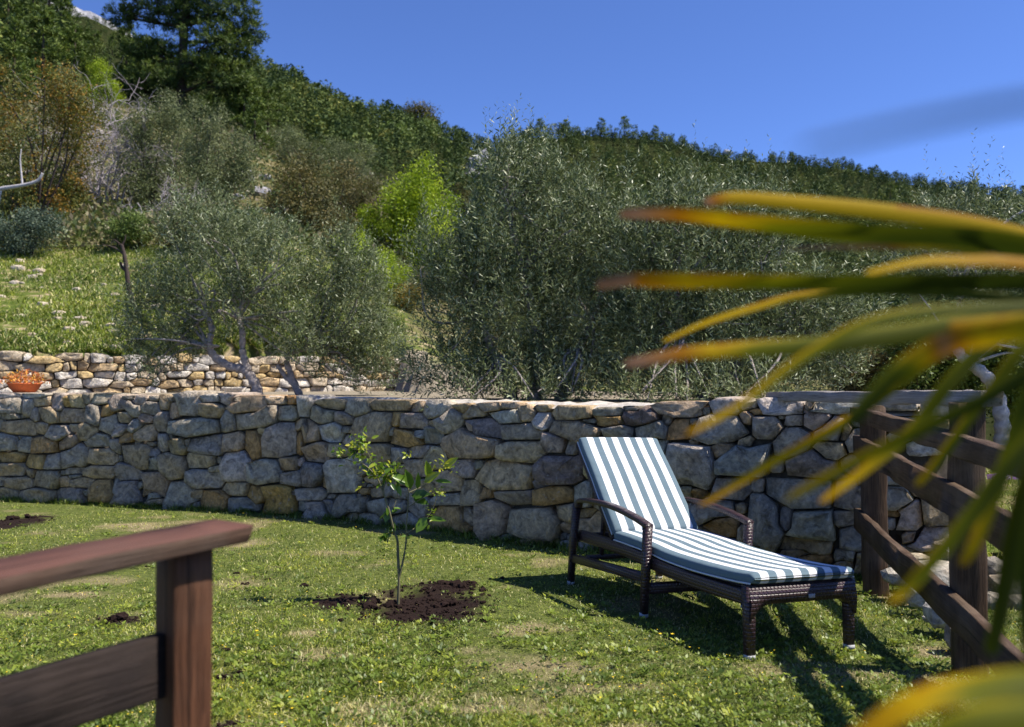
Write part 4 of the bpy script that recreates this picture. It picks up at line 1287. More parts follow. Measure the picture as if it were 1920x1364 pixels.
olive('slender olive tree with forked curving trunk, leftmost behind the stone wall', (486, 745), 10.6,
      [([(487, 752), (478, 715), (462, 694), (430, 684), (404, 668), (392, 645), (397, 618), (390, 590)], 0.072, 0.035),
       ([(466, 696), (455, 660), (456, 625), (450, 590), (462, 560)], 0.05, 0.03)],
      [(420, 465, 95, 62), (505, 520, 80, 75), (385, 540, 85, 70), (310, 600, 70, 62), (290, 680, 55, 50), (545, 610, 55, 75), (460, 600, 80, 45), (350, 430, 55, 50), (250, 640, 38, 40), (345, 655, 35, 50), (530, 470, 45, 40), (280, 560, 45, 45), (570, 660, 40, 45)],
      2300, [(352, 420, 0.45), (305, 430, 0.4), (420, 425, 0.3), (470, 430, 0.3), (540, 450, 0.3), (380, 415, 0.35)])
olive('small olive with two crooked bare stems, second from left behind the wall', (562, 745), 10.9,
      [([(566, 752), (555, 725), (535, 705), (520, 682)], 0.055, 0.025), ([(562, 740), (548, 705), (540, 672), (560, 657), (590, 655), (606, 662)], 0.05, 0.02)],
      [(660, 600, 62, 80), (705, 665, 52, 62), (640, 690, 45, 45), (615, 540, 45, 55), (680, 530, 40, 50), (650, 480, 30, 36), (700, 715, 45, 30)],
      1350, [(650, 455, 0.3), (690, 500, 0.3)])
olive('tallest bushy olive tree rising behind the middle of the stone wall', (985, 750), 8.8,
      [([(960, 758), (950, 710), (925, 660), (900, 600)], 0.09, 0.04), ([(1000, 758), (1010, 690), (1000, 600), (970, 480), (950, 380)], 0.09, 0.03), ([(1050, 755), (1070, 690), (1110, 600)], 0.07, 0.03)],
      [(955, 375, 55, 70), (960, 470, 110, 85), (880, 520, 85, 70), (1060, 470, 85, 80), (850, 600, 75, 80), (960, 600, 120, 90), (1080, 600, 110, 100), (840, 695, 75, 55), (950, 705, 110, 52), (1070, 710, 95, 50), (900, 735, 80, 28), (1040, 738, 90, 26), (880, 742, 60, 18, -0.5), (1000, 744, 70, 20, -0.7), (1100, 746, 60, 20, -0.7), (940, 310, 32, 48), (1050, 385, 50, 55), (1130, 500, 60, 80), (1010, 330, 28, 40), (1110, 420, 36, 50), (800, 500, 30, 60)],
      4700, [(945, 300, 0.5), (965, 310, 0.45), (925, 330, 0.4), (1040, 345, 0.4), (1015, 330, 0.35), (1110, 400, 0.4), (1060, 360, 0.35), (800, 430, 0.35), (865, 460, 0.35), (1175, 380, 0.6), (900, 400, 0.4)])
olive('wide spreading olive tree behind the lounger end of the wall', (1330, 752), 8.3,
      [([(1320, 765), (1310, 700), (1280, 620), (1270, 540)], 0.09, 0.03), ([(1350, 765), (1380, 690), (1440, 620)], 0.08, 0.03)],
      [(1270, 420, 70, 50), (1370, 440, 75, 48), (1200, 480, 65, 65), (1300, 500, 110, 70), (1420, 480, 70, 55), (1230, 590, 100, 80), (1360, 600, 120, 80), (1470, 590, 90, 70), (1250, 700, 105, 55), (1390, 705, 130, 52), (1200, 735, 70, 26), (1330, 738, 90, 24), (1480, 725, 90, 30), (1200, 746, 60, 18, -0.7), (1300, 748, 70, 18, -0.9), (1420, 745, 70, 20, -0.8), (1530, 640, 75, 60), (1600, 600, 50, 40), (1560, 700, 65, 36), (1190, 640, 60, 60), (1470, 430, 40, 35)],
      4700, [(1298, 375, 0.55), (1302, 370, 0.6), (1240, 400, 0.45), (1275, 395, 0.4), (1380, 405, 0.4), (1460, 410, 0.35), (1345, 400, 0.35), (1190, 430, 0.4)])
olive('olive tree with a pale leaning bare trunk right of the railing', (1880, 850), 9.2,
      [([(1884, 900), (1880, 850), (1882, 800), (1872, 745), (1850, 705), (1815, 678), (1797, 655), (1793, 632)], 0.10, 0.045), ([(1797, 660), (1780, 650), (1768, 648)], 0.03, 0.015), ([(1795, 640), (1800, 560), (1820, 480)], 0.045, 0.02)],
      [(1820, 420, 34, 46), (1905, 450, 50, 60), (1730, 430, 26, 40), (1800, 520, 110, 50), (1920, 560, 80, 70), (1700, 520, 60, 40), (1990, 480, 70, 100), (1980, 650, 80, 80), (1850, 590, 60, 35)],
      1500, [(1735, 400, 0.3), (1822, 380, 0.35), (1812, 395, 0.3), (1910, 400, 0.35)], PALEBARK)

# ------------------------------------------------------------------ hillside shrubs and trees
def on_hill(px, py):
    """first point of the hillside seen at a pixel"""
    d = np.geomspace(9.5, 460, 3000)
    x = (px - 960) / F * d
    bdm_ = 12.2
    z = terrain_h(x, d)
    yp = 709 - (z - CAMZ) / d * F
    ok = np.where((yp <= py) & (d > bdm_))[0]
    k = ok[0] if len(ok) else len(d) - 1
    return Vector((x[k], d[k], z[k]))
def leafmat_simple(name, a, b_, c, trans=0.25):
    return leaf_mat(name, [(0.0, a), (0.5, b_), (1.0, c)], trans, 0.55, 0.25)
SM = {
    'ochre': leafmat_simple('ochre_leaf', (0.050, 0.070, 0.015), (0.13, 0.135, 0.022), (0.34, 0.17, 0.020)),
    'grey': leafmat_simple('grey_leaf', (0.055, 0.075, 0.026), (0.13, 0.155, 0.055), (0.24, 0.26, 0.12)),
    'lime': leafmat_simple('lime_leaf', (0.08, 0.13, 0.006), (0.24, 0.34, 0.012), (0.46, 0.54, 0.04), 0.4),
    'brown': leafmat_simple('brown_leaf', (0.050, 0.055, 0.016), (0.11, 0.105, 0.028), (0.20, 0.15, 0.045)),
    'green': leafmat_simple('green_leaf', (0.04, 0.070, 0.014), (0.10, 0.15, 0.028), (0.19, 0.24, 0.05)),
    'pine': leafmat_simple('pine_needle', (0.032, 0.060, 0.011), (0.095, 0.14, 0.020), (0.20, 0.24, 0.038), 0.2),
    'blue': leafmat_simple('blue_green_leaf', (0.04, 0.06, 0.04), (0.085, 0.12, 0.075), (0.15, 0.19, 0.12)),
}
TWIG = flat_mat('dry_twig', (0.38, 0.33, 0.33), 0.9, 0.3, 20)
DARKBARK = flat_mat('dark_bark', (0.06, 0.045, 0.038), 0.95, 0.4, 6, 0.6, 0.1)
def bush(name, label, cat, px, py, w, h, kind, n=5000, size=0.07, lumps=9, group=None, stem_h=0.25, asp=0.5, d=None):
    """shrub or tree: px, py is its foot in the photograph, w and h its size there"""
    g = on_hill(px, py) if d is None else P(px, py, d)
    k = g.y / F
    W_, H_ = w * k, h * k
    o = thing(name, label, cat, tuple(g), group)
    cen = np.array(g) + np.array([0, 0, H_ * (0.38 + stem_h * 0.4)])
    bl = [(cen, np.array([W_ * .28, W_ * .28, H_ * .34]))]
    for _ in range(lumps):
        dd = rand_dirs(1)[0]
        dd[2] = dd[2] * 1.1 + 0.1
        c = cen + dd * np.array([W_ * .40, W_ * .30, H_ * .40])
        s = rng.uniform(0.10, 0.23)
        bl.append((c, np.array([W_ * s, W_ * s, max(H_ * s, W_ * s * 0.7)])))
    st_ = Acc()
    for c, r in bl:
        a = np.array(g) + np.array([rng.normal(0, W_ * .03), rng.normal(0, W_ * .03), -0.1])
        m_ = (a + c) / 2 + rng.normal(0, W_ * .05, 3)
        p = smooth_path([a, m_, c], 5)
        st_.add(*sweep(p, np.linspace(max(0.008, W_ * .012), max(0.003, W_ * .003), len(p)), 5))
    child('trunk', st_.mesh('trunk', True), o, DARKBARK)
    lf = Acc()
    # leaves gathered in sprays
    nspray = max(40, n // 14)
    p0, out = ell_points(bl, nspray, 0.55)
    pts = np.repeat(p0, 24, 0) + rng.normal(0, size * 1.45, (nspray * 24, 3))
    od = np.repeat(out, 24, 0)
    lobe = fbm(p0[:, 0] / (W_ * .2), p0[:, 2] / (W_ * .2) + p0[:, 1], 151, 2)
    tn_ = np.clip(np.repeat(rng.normal(0.5, 0.17, nspray) + (lobe - 0.5) * 0.9, 24) + rng.normal(0, 0.14, nspray * 24), 0, 1)
    L_ = size * rng.uniform(0.6, 1.3, len(pts))
    v, f, t_ = leaves(pts, od * 0.5 + rand_dirs(len(pts)), L_, L_ * asp, tn_, od + rand_dirs(len(pts)) * 0.55)
    lf.add(v, f, t_)
    child('foliage', lf.mesh('foliage'), o, SM[kind])
    return o
bush('shrub', 'tall bush with rusty yellow and green leaves at the left edge of the slope', 'shrub', 55, 425, 230, 310, 'ochre', 13000, 0.085, 14)
bush('shrub', 'rusty yellow bush leaning over the scree, right of the tallest rusty bush', 'shrub', 128, 400, 110, 170, 'ochre', 5000, 0.08)
bush('shrub', 'low blue-green bush at the lower left edge of the scrub', 'shrub', 55, 478, 160, 70, 'blue', 6000, 0.06)
bush('shrub', 'grey-green wild olive bush directly below the big pine trunk', 'shrub', 290, 400, 140, 215, 'grey', 12000, 0.08, 12, asp=0.42)
bush('shrub', 'grey-green wild olive bush right of the big pine trunk', 'shrub', 395, 405, 135, 210, 'grey', 12000, 0.08, 12, asp=0.42)
bush('shrub', 'small dark green bush above the dead tangle of branches', 'shrub', 218, 262, 52, 58, 'green', 2500, 0.08)
bush('broadleaf_tree', 'lime green young tree below the pines at upper left', 'tree', 186, 195, 105, 72, 'lime', 5000, 0.12)
bush('shrub', 'dull grey-green bush beside the lime green young tree', 'shrub', 112, 205, 90, 70, 'grey', 3500, 0.11)
bush('broadleaf_tree', 'bright lime green tree in full spring leaf behind the olives', 'tree', 800, 530, 150, 215, 'lime', 12500, 0.13, 24)
bush('shrub', 'lime green branching shrub left of the bright spring tree', 'shrub', 690, 470, 85, 75, 'lime', 3000, 0.09)
bush('shrub', 'yellow-green shrub low between the two left olive crowns', 'shrub', 650, 545, 90, 105, 'lime', 4200, 0.05)
bush('shrub', 'lime and rust coloured shrub at the foot of the bright spring tree', 'shrub', 725, 560, 90, 90, 'lime', 4200, 0.05)
bush('shrub', 'rust brown low shrub beneath the bright spring tree', 'shrub', 750, 580, 80, 50, 'ochre', 2800, 0.05)
bush('shrub', 'broad brown-green evergreen oak bush in the middle of the slope', 'shrub', 595, 460, 170, 165, 'brown', 10000, 0.085, 14)
bush('shrub', 'dark brown-green oak bush next to the bright spring tree', 'shrub', 690, 455, 110, 150, 'brown', 7000, 0.085, 11)
bush('shrub', 'dull green bush above the grey rocks of the slope', 'shrub', 565, 325, 130, 80, 'grey', 5000, 0.11, 11)
bush('shrub', 'low grey bush on the slope above the brown oak bushes', 'shrub', 655, 345, 110, 75, 'grey', 4500, 0.12)
bush('shrub', 'olive brown bush at the right foot of the bright spring tree', 'shrub', 868, 420, 70, 70, 'brown', 3500, 0.10)
bush('shrub', 'yellow-green bush peeping between olive and bright spring tree', 'shrub', 880, 500, 70, 100, 'lime', 3000, 0.075)
bush('shrub', 'yellow-green bush behind the thin dead tree on the bank', 'shrub', 255, 465, 90, 60, 'green', 3500, 0.06)
bush('shrub', 'dry brown bush behind the crown of the leftmost olive', 'shrub', 350, 470, 120, 85, 'brown', 4800, 0.06)
bush('shrub', 'dark green juniper bush right of the grey rocks', 'shrub', 545, 405, 70, 60, 'green', 3500, 0.07)
bush('shrub', 'grey-green shrub on the slope just below the grey rocks', 'shrub', 440, 470, 130, 70, 'grey', 4500, 0.06)
bush('shrub', 'broom bush flecked with orange-yellow beside the grey rocks', 'shrub', 555, 350, 50, 50, 'ochre', 1800, 0.07)
bush('shrub', 'dark evergreen bush seen under the palm leaves behind the railing', 'shrub', 1740, 760, 200, 150, 'green', 9000, 0.06, 12, d=11.5)
bush('shrub', 'dark green shrub right of the leaning pale trunk', 'shrub', 1930, 800, 150, 200, 'green', 7000, 0.06, 12, d=11)
bush('shrub', 'shaded brown-green bush behind the right end of the grey handrail', 'shrub', 1640, 770, 170, 130, 'brown', 7000, 0.06, 12, d=12.5)

# dead tangle of twigs and thin dead tree
def dead(label, px, py, w, h, nb, r0, mat=TWIG, name='dead_shrub', lean=0.0):
    g = on_hill(px, py)
    k = g.y / F
    W_, H_ = w * k, h * k
    o = thing(name, label, 'shrub', tuple(g))
    a = Acc()
    def grow(p, d, ln, r, depth):
        pts = [p]
        for _ in range(5):
            d = unit(d + rng.normal(0, 0.28, 3) + np.array([0, 0, 0.03]))
            pts.append(pts[-1] + d * ln / 5)
        pts = np.array(pts)
        a.add(*sweep(pts, np.linspace(r, r * 0.5, 6), 5 if depth < 2 else 4, caps=False))
        if depth < 3:
            for _ in range(4 if depth < 2 else 3):
                q = pts[rng.integers(2, 6)]
                grow(q, unit(d + rng.normal(0, 0.65, 3)), ln * rng.uniform(0.45, 0.75), r * 0.55, depth + 1)
    for _ in range(nb):
        grow(np.array(g) + np.array([rng.normal(0, W_ * 0.2), rng.normal(0, W_ * .15), -0.1]), unit(np.array([rng.normal(lean, 0.5), rng.normal(0, 0.4), 1.0])), H_ * rng.uniform(0.45, 0.8), r0, 0)
    child('branches', a.mesh('branches', True), o, mat)
dead('tangle of leafless purple-grey branches on the scree', 205, 385, 120, 190, 16, 0.03)
dead('leafless grey brush just above the tangle of dead branches', 165, 290, 90, 90, 9, 0.03)
dead('dry leafless brush under the grey-green wild olives', 330, 420, 160, 90, 10, 0.02)
def bare_tree(label, strokes, foot, mat, d=None, name='dead_tree'):
    g = on_hill(*foot) if d is None else P(*foot, d)
    o = thing(name, label, 'tree', tuple(g))
    for k, (pts, r0, r1) in enumerate(strokes):
        p = smooth_path([P(q[0], q[1], g.y - 0.2) for q in pts], 7)
        v, f = sweep(p, np.linspace(r0, r1, len(p)), 7)
        child('trunk' if k == 0 else 'branch', mesh('branch', v, f, None, True), o, mat)
bare_tree('thin crooked dead tree standing on the grassy bank', [([(250, 572), (242, 545), (238, 510), (233, 478), (228, 458)], 0.055, 0.03), ([(233, 478), (215, 465), (192, 459)], 0.022, 0.008), ([(231, 466), (222, 455), (212, 449)], 0.018, 0.007), ([(240, 510), (229, 502), (226, 492)], 0.03, 0.02), ([(229, 460), (234, 450), (236, 440)], 0.02, 0.008)], (250, 570), DARKBARK)
bare_tree('bent white dead branch in front of the rusty bush at the left edge', [([(-20, 362), (5, 354), (30, 350), (55, 345), (72, 338), (80, 325)], 0.075, 0.035), ([(42, 347), (40, 325), (38, 300), (40, 280)], 0.03, 0.012), ([(2, 354), (0, 370), (-6, 400)], 0.03, 0.02)], (20, 425), PALEBARK, on_hill(55, 425).y - 1.9)
bare_tree('forked white dead branch lying in the tangle of dead twigs', [([(205, 367), (210, 345), (225, 335), (242, 318), (248, 292)], 0.045, 0.02), ([(182, 335), (180, 305), (168, 292), (152, 290)], 0.04, 0.016), ([(180, 305), (192, 290)], 0.025, 0.01), ([(225, 335), (215, 315), (210, 290)], 0.025, 0.01)], (205, 372), PALEBARK)

# rocks of the slope
grp = 'grey rocks on the scrub slope'
for k, (px, py, w, h, lb) in enumerate(((490, 362, 46, 20, 'flat grey rock, largest of the rocks on the scrub slope'), (462, 338, 30, 34, 'upright grey rock at the top of the rocks on the scrub slope'), (440, 352, 26, 18, 'small grey rock left of the flat grey rock'), (505, 398, 44, 14, 'low grey ledge below the flat grey rock'), (525, 408, 26, 12, 'small grey rock at the right end of the low grey ledge'), (446, 372, 20, 16, 'brownish rock below the small grey rock'), (498, 335, 22, 14, 'little pale rock right of the upright grey rock'))):
    g = on_hill(px, py)
    rock('rock', px, py, w, h, g.y, lb, 'rock', (0.34, 0.33, 0.34), 200 + k, grp)
for k, (px, py, w, h, lb) in enumerate(((120, 215, 26, 12, 'white stone at the top of the scree'), (180, 228, 16, 10, 'upper white stone above the dead tangle'), (181, 246, 18, 14, 'lower white stone above the dead tangle'))):
    g = on_hill(px, py)
    rock('rock', px, py, w, h, g.y, lb, 'rock', (0.55, 0.50, 0.42), 230 + k, grp)
g = on_hill(880, 322)
oc = thing('rock_outcrop', 'jagged grey limestone outcrop between the wooded ridges', 'rock', tuple(g))
for k, (px, py, w, h) in enumerate(((856, 333, 20, 16), (866, 326, 20, 26), (876, 322, 20, 30), (886, 314, 20, 34), (896, 308, 22, 38), (906, 300, 20, 34), (890, 330, 34, 20), (872, 336, 30, 14), (908, 320, 26, 22))):
    rock('crag', px, py, w, h, g.y - 8, '', col=(0.30, 0.30, 0.32), seed=250 + k, parent=oc, rough=1.1)
for k, (px, py, w, h, lb) in enumerate(((1362, 286, 16, 14, 'small pale crag on the skyline of the right ridge'),)):
    g = on_hill(px, py + 8)
    rock('rock', px, py + 3, w, h, g.y - 10, lb, 'rock', (0.40, 0.39, 0.38), 270 + k)

# stones and grass of the meadow bank
grp = 'pale stones on the meadow bank'
for k in range(34):
    px, py = random.uniform(0, 330), random.uniform(490, 655)
    px, py = (px, py) if k > 9 else ((110, 440, 35, 75, 160, 130, 108, 145, 60, 95)[k] if k != 1 else 150, (590, 600, 505, 510, 610, 620, 600, 545, 630, 470)[k])
    g = on_hill(px, py)
    s = random.uniform(8, 20) if k > 5 else 22
    rock('bank_stone', px, py, s, s * 0.6, g.y, 'pale stone lying in the grass of the meadow bank', 'stone', (0.52, 0.44, 0.34), 300 + k, grp, mat=STONE2)
nb = 80000
px, py = rng.uniform(-150, 760, nb), rng.uniform(455, 672, nb)
dgrid = np.geomspace(10, 60, 160)
cols = np.linspace(-160, 780, 95)
yp = np.array([709 - (terrain_h((c - 960) / F * dgrid, dgrid) - CAMZ) / dgrid * F for c in cols])
dd = np.empty(nb)
ci = np.clip(((px + 160) / 10).astype(int), 0, 94)
for c in range(95):
    s = ci == c
    k = dgrid > float(np.clip(back_depth(min((cols[c] - 960) / F, 0.1)), 10, 17)) + 0.32
    dd[s] = np.interp(-py[s], -np.maximum.accumulate(yp[c][k][::-1])[::-1], dgrid[k])
bx = (px - 960) / F * dd
bz = terrain_h(bx, dd)
k = (fbm(bx * 0.8, dd * 0.8, 121, 3) > 0.22 + 0.22 * rng.random(nb)) & (dd < 34)
bx, by, bz = bx[k], dd[k], bz[k]
pt = fbm(bx * 0.5, by * 0.5, 131, 3)
acc = Acc()
dry = rng.random(len(bx)) < 0.14
tint = np.where(dry, rng.uniform(0.72, 1, len(bx)), np.clip(0.27 + (pt - .5) * 0.7 + rng.normal(0, .13, len(bx)), 0, .55))
acc.add(*blades(bx, by, bz, rng.uniform(0.05, 0.16, len(bx)), rng.uniform(0.012, 0.03, len(bx)), tint, 0.45))
obj('meadow_grass', acc.mesh('meadow_grass'), None, GRASS, kind='stuff', label='long meadow grass on the bank above the back wall', category='grass')
# rough grass beyond the railing
px, d_ = rng.uniform(1790, 2400, 9000), rng.uniform(5.2, 11, 9000)
bx = (px - 960) / F * d_
acc = Acc()
acc.add(*blades(bx, d_, terrain_h(bx, d_), rng.uniform(0.03, 0.12, 9000), rng.uniform(0.005, 0.012, 9000), np.clip(rng.normal(0.4, 0.25, 9000), 0, 1), 0.5))
obj('rough_grass', acc.mesh('rough_grass'), None, GRASS, kind='stuff', label='rough grass on the ground beyond the railing', category='grass')
# low scrub that covers the slope between the single bushes
ns = 4200
px, py = rng.uniform(-150, 930, ns), rng.uniform(150, 500, ns)
pos, sz = [], []
for a, b_ in zip(px, py):
    lo_ = np.interp(a, [-150, 250, 500, 700, 930], [470, 470, 440, 520, 600])
    hi_ = np.interp(a, [-150, 250, 500, 700, 930], [180, 190, 260, 330, 420])
    y_ = hi_ + (lo_ - hi_) * rng.random()
    if 110 < a < 250 and 190 < y_ < 400 and rng.random() < 0.75:
        continue
    if 420 < a < 530 and 300 < y_ < 430 and rng.random() < 0.75:
        continue
    pos.append(on_hill(a, y_))
pos = np.array([tuple(q) for q in pos])
rad = rng.uniform(0.25, 0.7, len(pos)) * (0.6 + pos[:, 1] / 45)
K = 30
dv = rand_dirs(len(pos) * K).reshape(len(pos), K, 3)
dv[..., 2] = np.abs(dv[..., 2])
pp = pos[:, None] + dv * rad[:, None, None] * rng.uniform(0.5, 1.05, (len(pos), K, 1)) * np.array([1, 1, 0.85])
tt_ = np.clip(np.repeat(rng.random(len(pos)), K) + rng.normal(0, .12, len(pos) * K), 0, 1)
L_ = np.repeat(rad, K) * rng.uniform(0.16, 0.34, len(pos) * K)
acc = Acc()
acc.add(*leaves(pp.reshape(-1, 3), dv.reshape(-1, 3) + rand_dirs(len(pos) * K) * 0.8, L_, L_ * 0.5, tt_))
SCRUB = leaf_mat('scrub_leaf', [(0.0, (0.05, 0.075, 0.016)), (0.3, (0.10, 0.13, 0.03)), (0.6, (0.14, 0.15, 0.045)), (0.85, (0.19, 0.16, 0.07)), (1.0, (0.23, 0.19, 0.12))], 0.2)
obj('scrub', acc.mesh('scrub'), None, SCRUB, kind='stuff', label='low dry scrub covering the slope', category='scrub')

# ------------------------------------------------------------------ pines
def needle_clumps(acc, pts, out, nn, ln, wd, tbase):
    n = len(pts)
    d = unit(np.repeat(out, nn, 0) * 0.8 + rand_dirs(n * nn) + np.array([0, 0, 0.25]))
    b_ = np.repeat(pts, nn, 0) + rand_dirs(n * nn) * ln * 0.45
    tn_ = np.clip(np.repeat(tbase, nn) + rng.normal(0, 0.12, n * nn), 0, 1)
    L_ = ln * rng.uniform(0.6, 1.3, n * nn)
    v, f, t_ = leaves(b_, d, L_, L_ * wd, tn_, np.repeat(out, nn, 0) + np.array([0, 0, 0.5]) + rand_dirs(n * nn) * 0.6)
    acc.add(v, f, t_)
PD = on_hill(338, 222).y
PK = PD / 36.0
gp = Vector(P(338, 222, PD))
pine = thing('pine_tree', 'big dark Aleppo pine reaching out of the top of the picture', 'tree', tuple(gp))
a = Acc()
tp = smooth_path([P(338, 240, PD), P(338, 190, PD), P(342, 130, PD), P(345, 60, PD), P(352, -40, PD), P(356, -150, PD)], 8)
a.add(*sweep(tp, np.linspace(0.30, 0.10, len(tp)) * PK, 10))
BL_ = [(285, 15, 75, 26), (350, 20, 62, 34), (425, 20, 62, 36, -1), (400, 82, 72, 30, -1.2), (300, 95, 55, 20), (445, 100, 44, 34), (262, 92, 36, 16, -1), (300, 150, 80, 22, -.8), (420, 150, 66, 28, -1), (400, 205, 60, 20, -.8), (455, 190, 36, 36), (250, 160, 40, 24), (230, 30, 34, 16), (340, -60, 120, 50), (440, -50, 70, 40), (375, 125, 50, 20, -1.5), (300, 190, 60, 18, .6), (470, 60, 30, 22), (455, 240, 36, 24)]
BB = px_blobs([(b_[0], b_[1], b_[2], b_[3] * 1.35, *b_[4:]) for b_ in BL_], PD, 0.75)
for c, r in BB:
    k = np.argmin(np.abs(tp[:, 2] - (c[2] - 0.5 * PK)))
    m_ = (tp[k] + c) / 2 + (np.array([0, 0, -0.15]) + rng.normal(0, 0.15, 3)) * PK
    p = smooth_path([tp[k], m_, c], 6)
    a.add(*sweep(p, np.linspace(0.09, 0.03, len(p)) * PK, 6))
    for _ in range(6):
        e = c + rand_dirs(1)[0] * r * 0.8
        p = smooth_path([p[-4], (p[-1] + e) / 2, e], 4) if False else np.array([c + (p[-3] - c) * 0.6, (c + e) / 2 + rng.normal(0, 0.08, 3), e])
        a.add(*sweep(p, np.array([0.035, 0.025, 0.012]) * PK, 5))
        p = np.array([tp[k], m_, c])
child('trunk', a.mesh('trunk', True), pine, DARKBARK)
lf = Acc()
p0, out = ell_points(BB, 4300, 0.25)
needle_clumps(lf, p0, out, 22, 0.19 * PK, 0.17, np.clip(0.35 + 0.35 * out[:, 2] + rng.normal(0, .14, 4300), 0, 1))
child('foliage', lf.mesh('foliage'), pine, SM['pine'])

def pine_template(seed, nclump, nn, ln, wd, slim=0.26):
    """unit-high pine: trunk mesh and foliage mesh, conical with ragged branches"""
    rs_ = np.random.default_rng(seed)
    pts, outs = [], []
    nb_ = 26
    for k in range(nb_):
        zc = 0.16 + 0.82 * (k + rs_.random()) / nb_
        az = rs_.uniform(0, 6.28)
        ln_b = slim * (1.05 - zc) ** 0.75 * rs_.uniform(0.6, 1.25) + 0.03
        for q in range(nclump // nb_):
            r = ln_b * rs_.uniform(0.25, 1.0)
            aa = az + rs_.normal(0, 0.5)
            pts.append((math.cos(aa) * r, math.sin(aa) * r, zc + 0.12 * r + rs_.normal(0, 0.02)))
            outs.append((math.cos(aa), math.sin(aa), 0.4))
    acc_ = Acc()
    outs = unit(np.array(outs))
    tb = np.clip(0.42 + rs_.normal(0, 0.16, len(pts)), 0, 1)
    needle_clumps(acc_, np.array(pts), outs, nn, ln, wd, tb)
    v, f = sweep([(0, 0, -0.03), (0, 0, 0.5), (0, 0, 0.95)], [0.022, 0.014, 0.004], 6)
    return acc_, (v, f)
near = []
for s in range(4):
    a_, (tv, tf) = pine_template(500 + s, 416, 9, 0.045, 0.30, 0.30)
    near.append((a_.mesh('pine_foliage'), mesh('pine_trunk', tv, tf, None, True)))
for fm, tm_ in near:
    fm.materials.append(SM['pine'])
    tm_.materials.append(DARKBARK)
NP = [(20, 205, 165), (75, 185, 175), (135, 170, 125), (172, 140, 85), (232, 165, 125), (268, 195, 130), (55, 120, 150), (8, 110, 150), (108, 95, 120), (158, 90, 42), (205, 100, 40), (250, 130, 50), (300, 185, 110), (418, 235, 90), (455, 255, 110), (480, 225, 80), (-40, 190, 170), (38, 60, 110), (85, 45, 100), (500, 260, 100), (440, 190, 55), (225, 190, 70), (285, 145, 40), (475, 290, 110), (130, 120, 80), (520, 235, 80)]
for k, (px, py, h) in enumerate(NP):
    g = on_hill(px, py)
    o = thing('pine_tree', 'pine of the dark wood on the upper left hillside around the big pine', 'tree', tuple(g), 'pines of the upper left wood')
    H_ = h * g.y / F
    o.scale = (H_ * random.uniform(0.9, 1.25),) * 2 + (H_,)
    o.rotation_euler = (0, 0, random.uniform(0, 6.28))
    fm, tm_ = near[k % 4]
    obj('foliage', fm, o)
    obj('trunk', tm_, o)
# single pines that stand out on the skyline of the right ridge
sk = pine_template(600, 260, 6, 0.06, 0.4, 0.45)
skf, skt = sk[0].mesh('crown'), mesh('skyline_trunk', sk[1][0], sk[1][1])
skf.materials.append(SM['pine'])
skt.materials.append(DARKBARK)
for px, py, h, lb in ((1172, 262, 46, 'round-headed pine standing highest on the right-hand ridge'), (1128, 262, 42, 'bushy pine left of the round-headed ridge pine'), (1013, 262, 42, 'pine at the left shoulder of the right-hand ridge'), (1062, 262, 40, 'pine in the middle of the ridge left of the round-headed pine'), (512, 165, 42, 'dark pine on the skyline just right of the big pine'), (545, 178, 34, 'pair-topped pine on the skyline right of the dark skyline pine'), (745, 235, 40, 'dark pine on the saddle skyline beside pale bare trees'), (700, 230, 34, 'pine on the saddle skyline left of the pale bare trees'), (835, 262, 36, 'pine on the lower saddle above the outcrop'), (1230, 268, 34, 'pine on the ridge right of the round-headed pine'), (1672, 400, 56, 'single lighter pine before the wood at the right')):
    g = on_hill(px, py)
    o = thing('pine_tree', lb, 'tree', tuple(g))
    H_ = h * g.y / F
    o.scale = (H_, H_, H_)
    o.rotation_euler = (0, 0, random.uniform(0, 6.28))
    obj('foliage', skf, o)
    obj('trunk', skt, o)
# the far wood: one mass of pines
temps = []
for s in range(6):
    a_, (tv, tf) = pine_template(700 + s, 52, 3, 0.14, 0.62, 0.22 if s < 4 else 0.30)
    temps.append((np.concatenate(a_.v), np.concatenate(a_.t)))
def wood(ncand, pxr, seed):
    r_ = np.random.default_rng(seed)
    px = r_.uniform(*pxr, ncand)
    dmin = np.interp(px, [-300, 420, 560, 800, 950, 1100, 2200], [70, 75, 90, 110, 70, 60, 50])
    Dr = np.interp(px, TCOL, TDR)
    ysky = np.interp(px, TCOL, TSKY)
    d = dmin * (Dr * 1.01 / dmin) ** (r_.random(ncand) ** np.where(px > 900, 0.5, 0.85))
    d = np.where(r_.random(ncand) < 0.16, Dr * r_.uniform(0.94, 1.0, ncand), d)
    acc_p = np.clip((d / 430) ** 1.1, 0.03, 1)
    k = r_.random(ncand) < acc_p
    px, d = px[k], d[k]
    x = (px - 960) / F * d
    return x, d, terrain_h(x, d), px
x, d, z, px = wood(9600, (-300, 2250), 77)
acc = Acc()
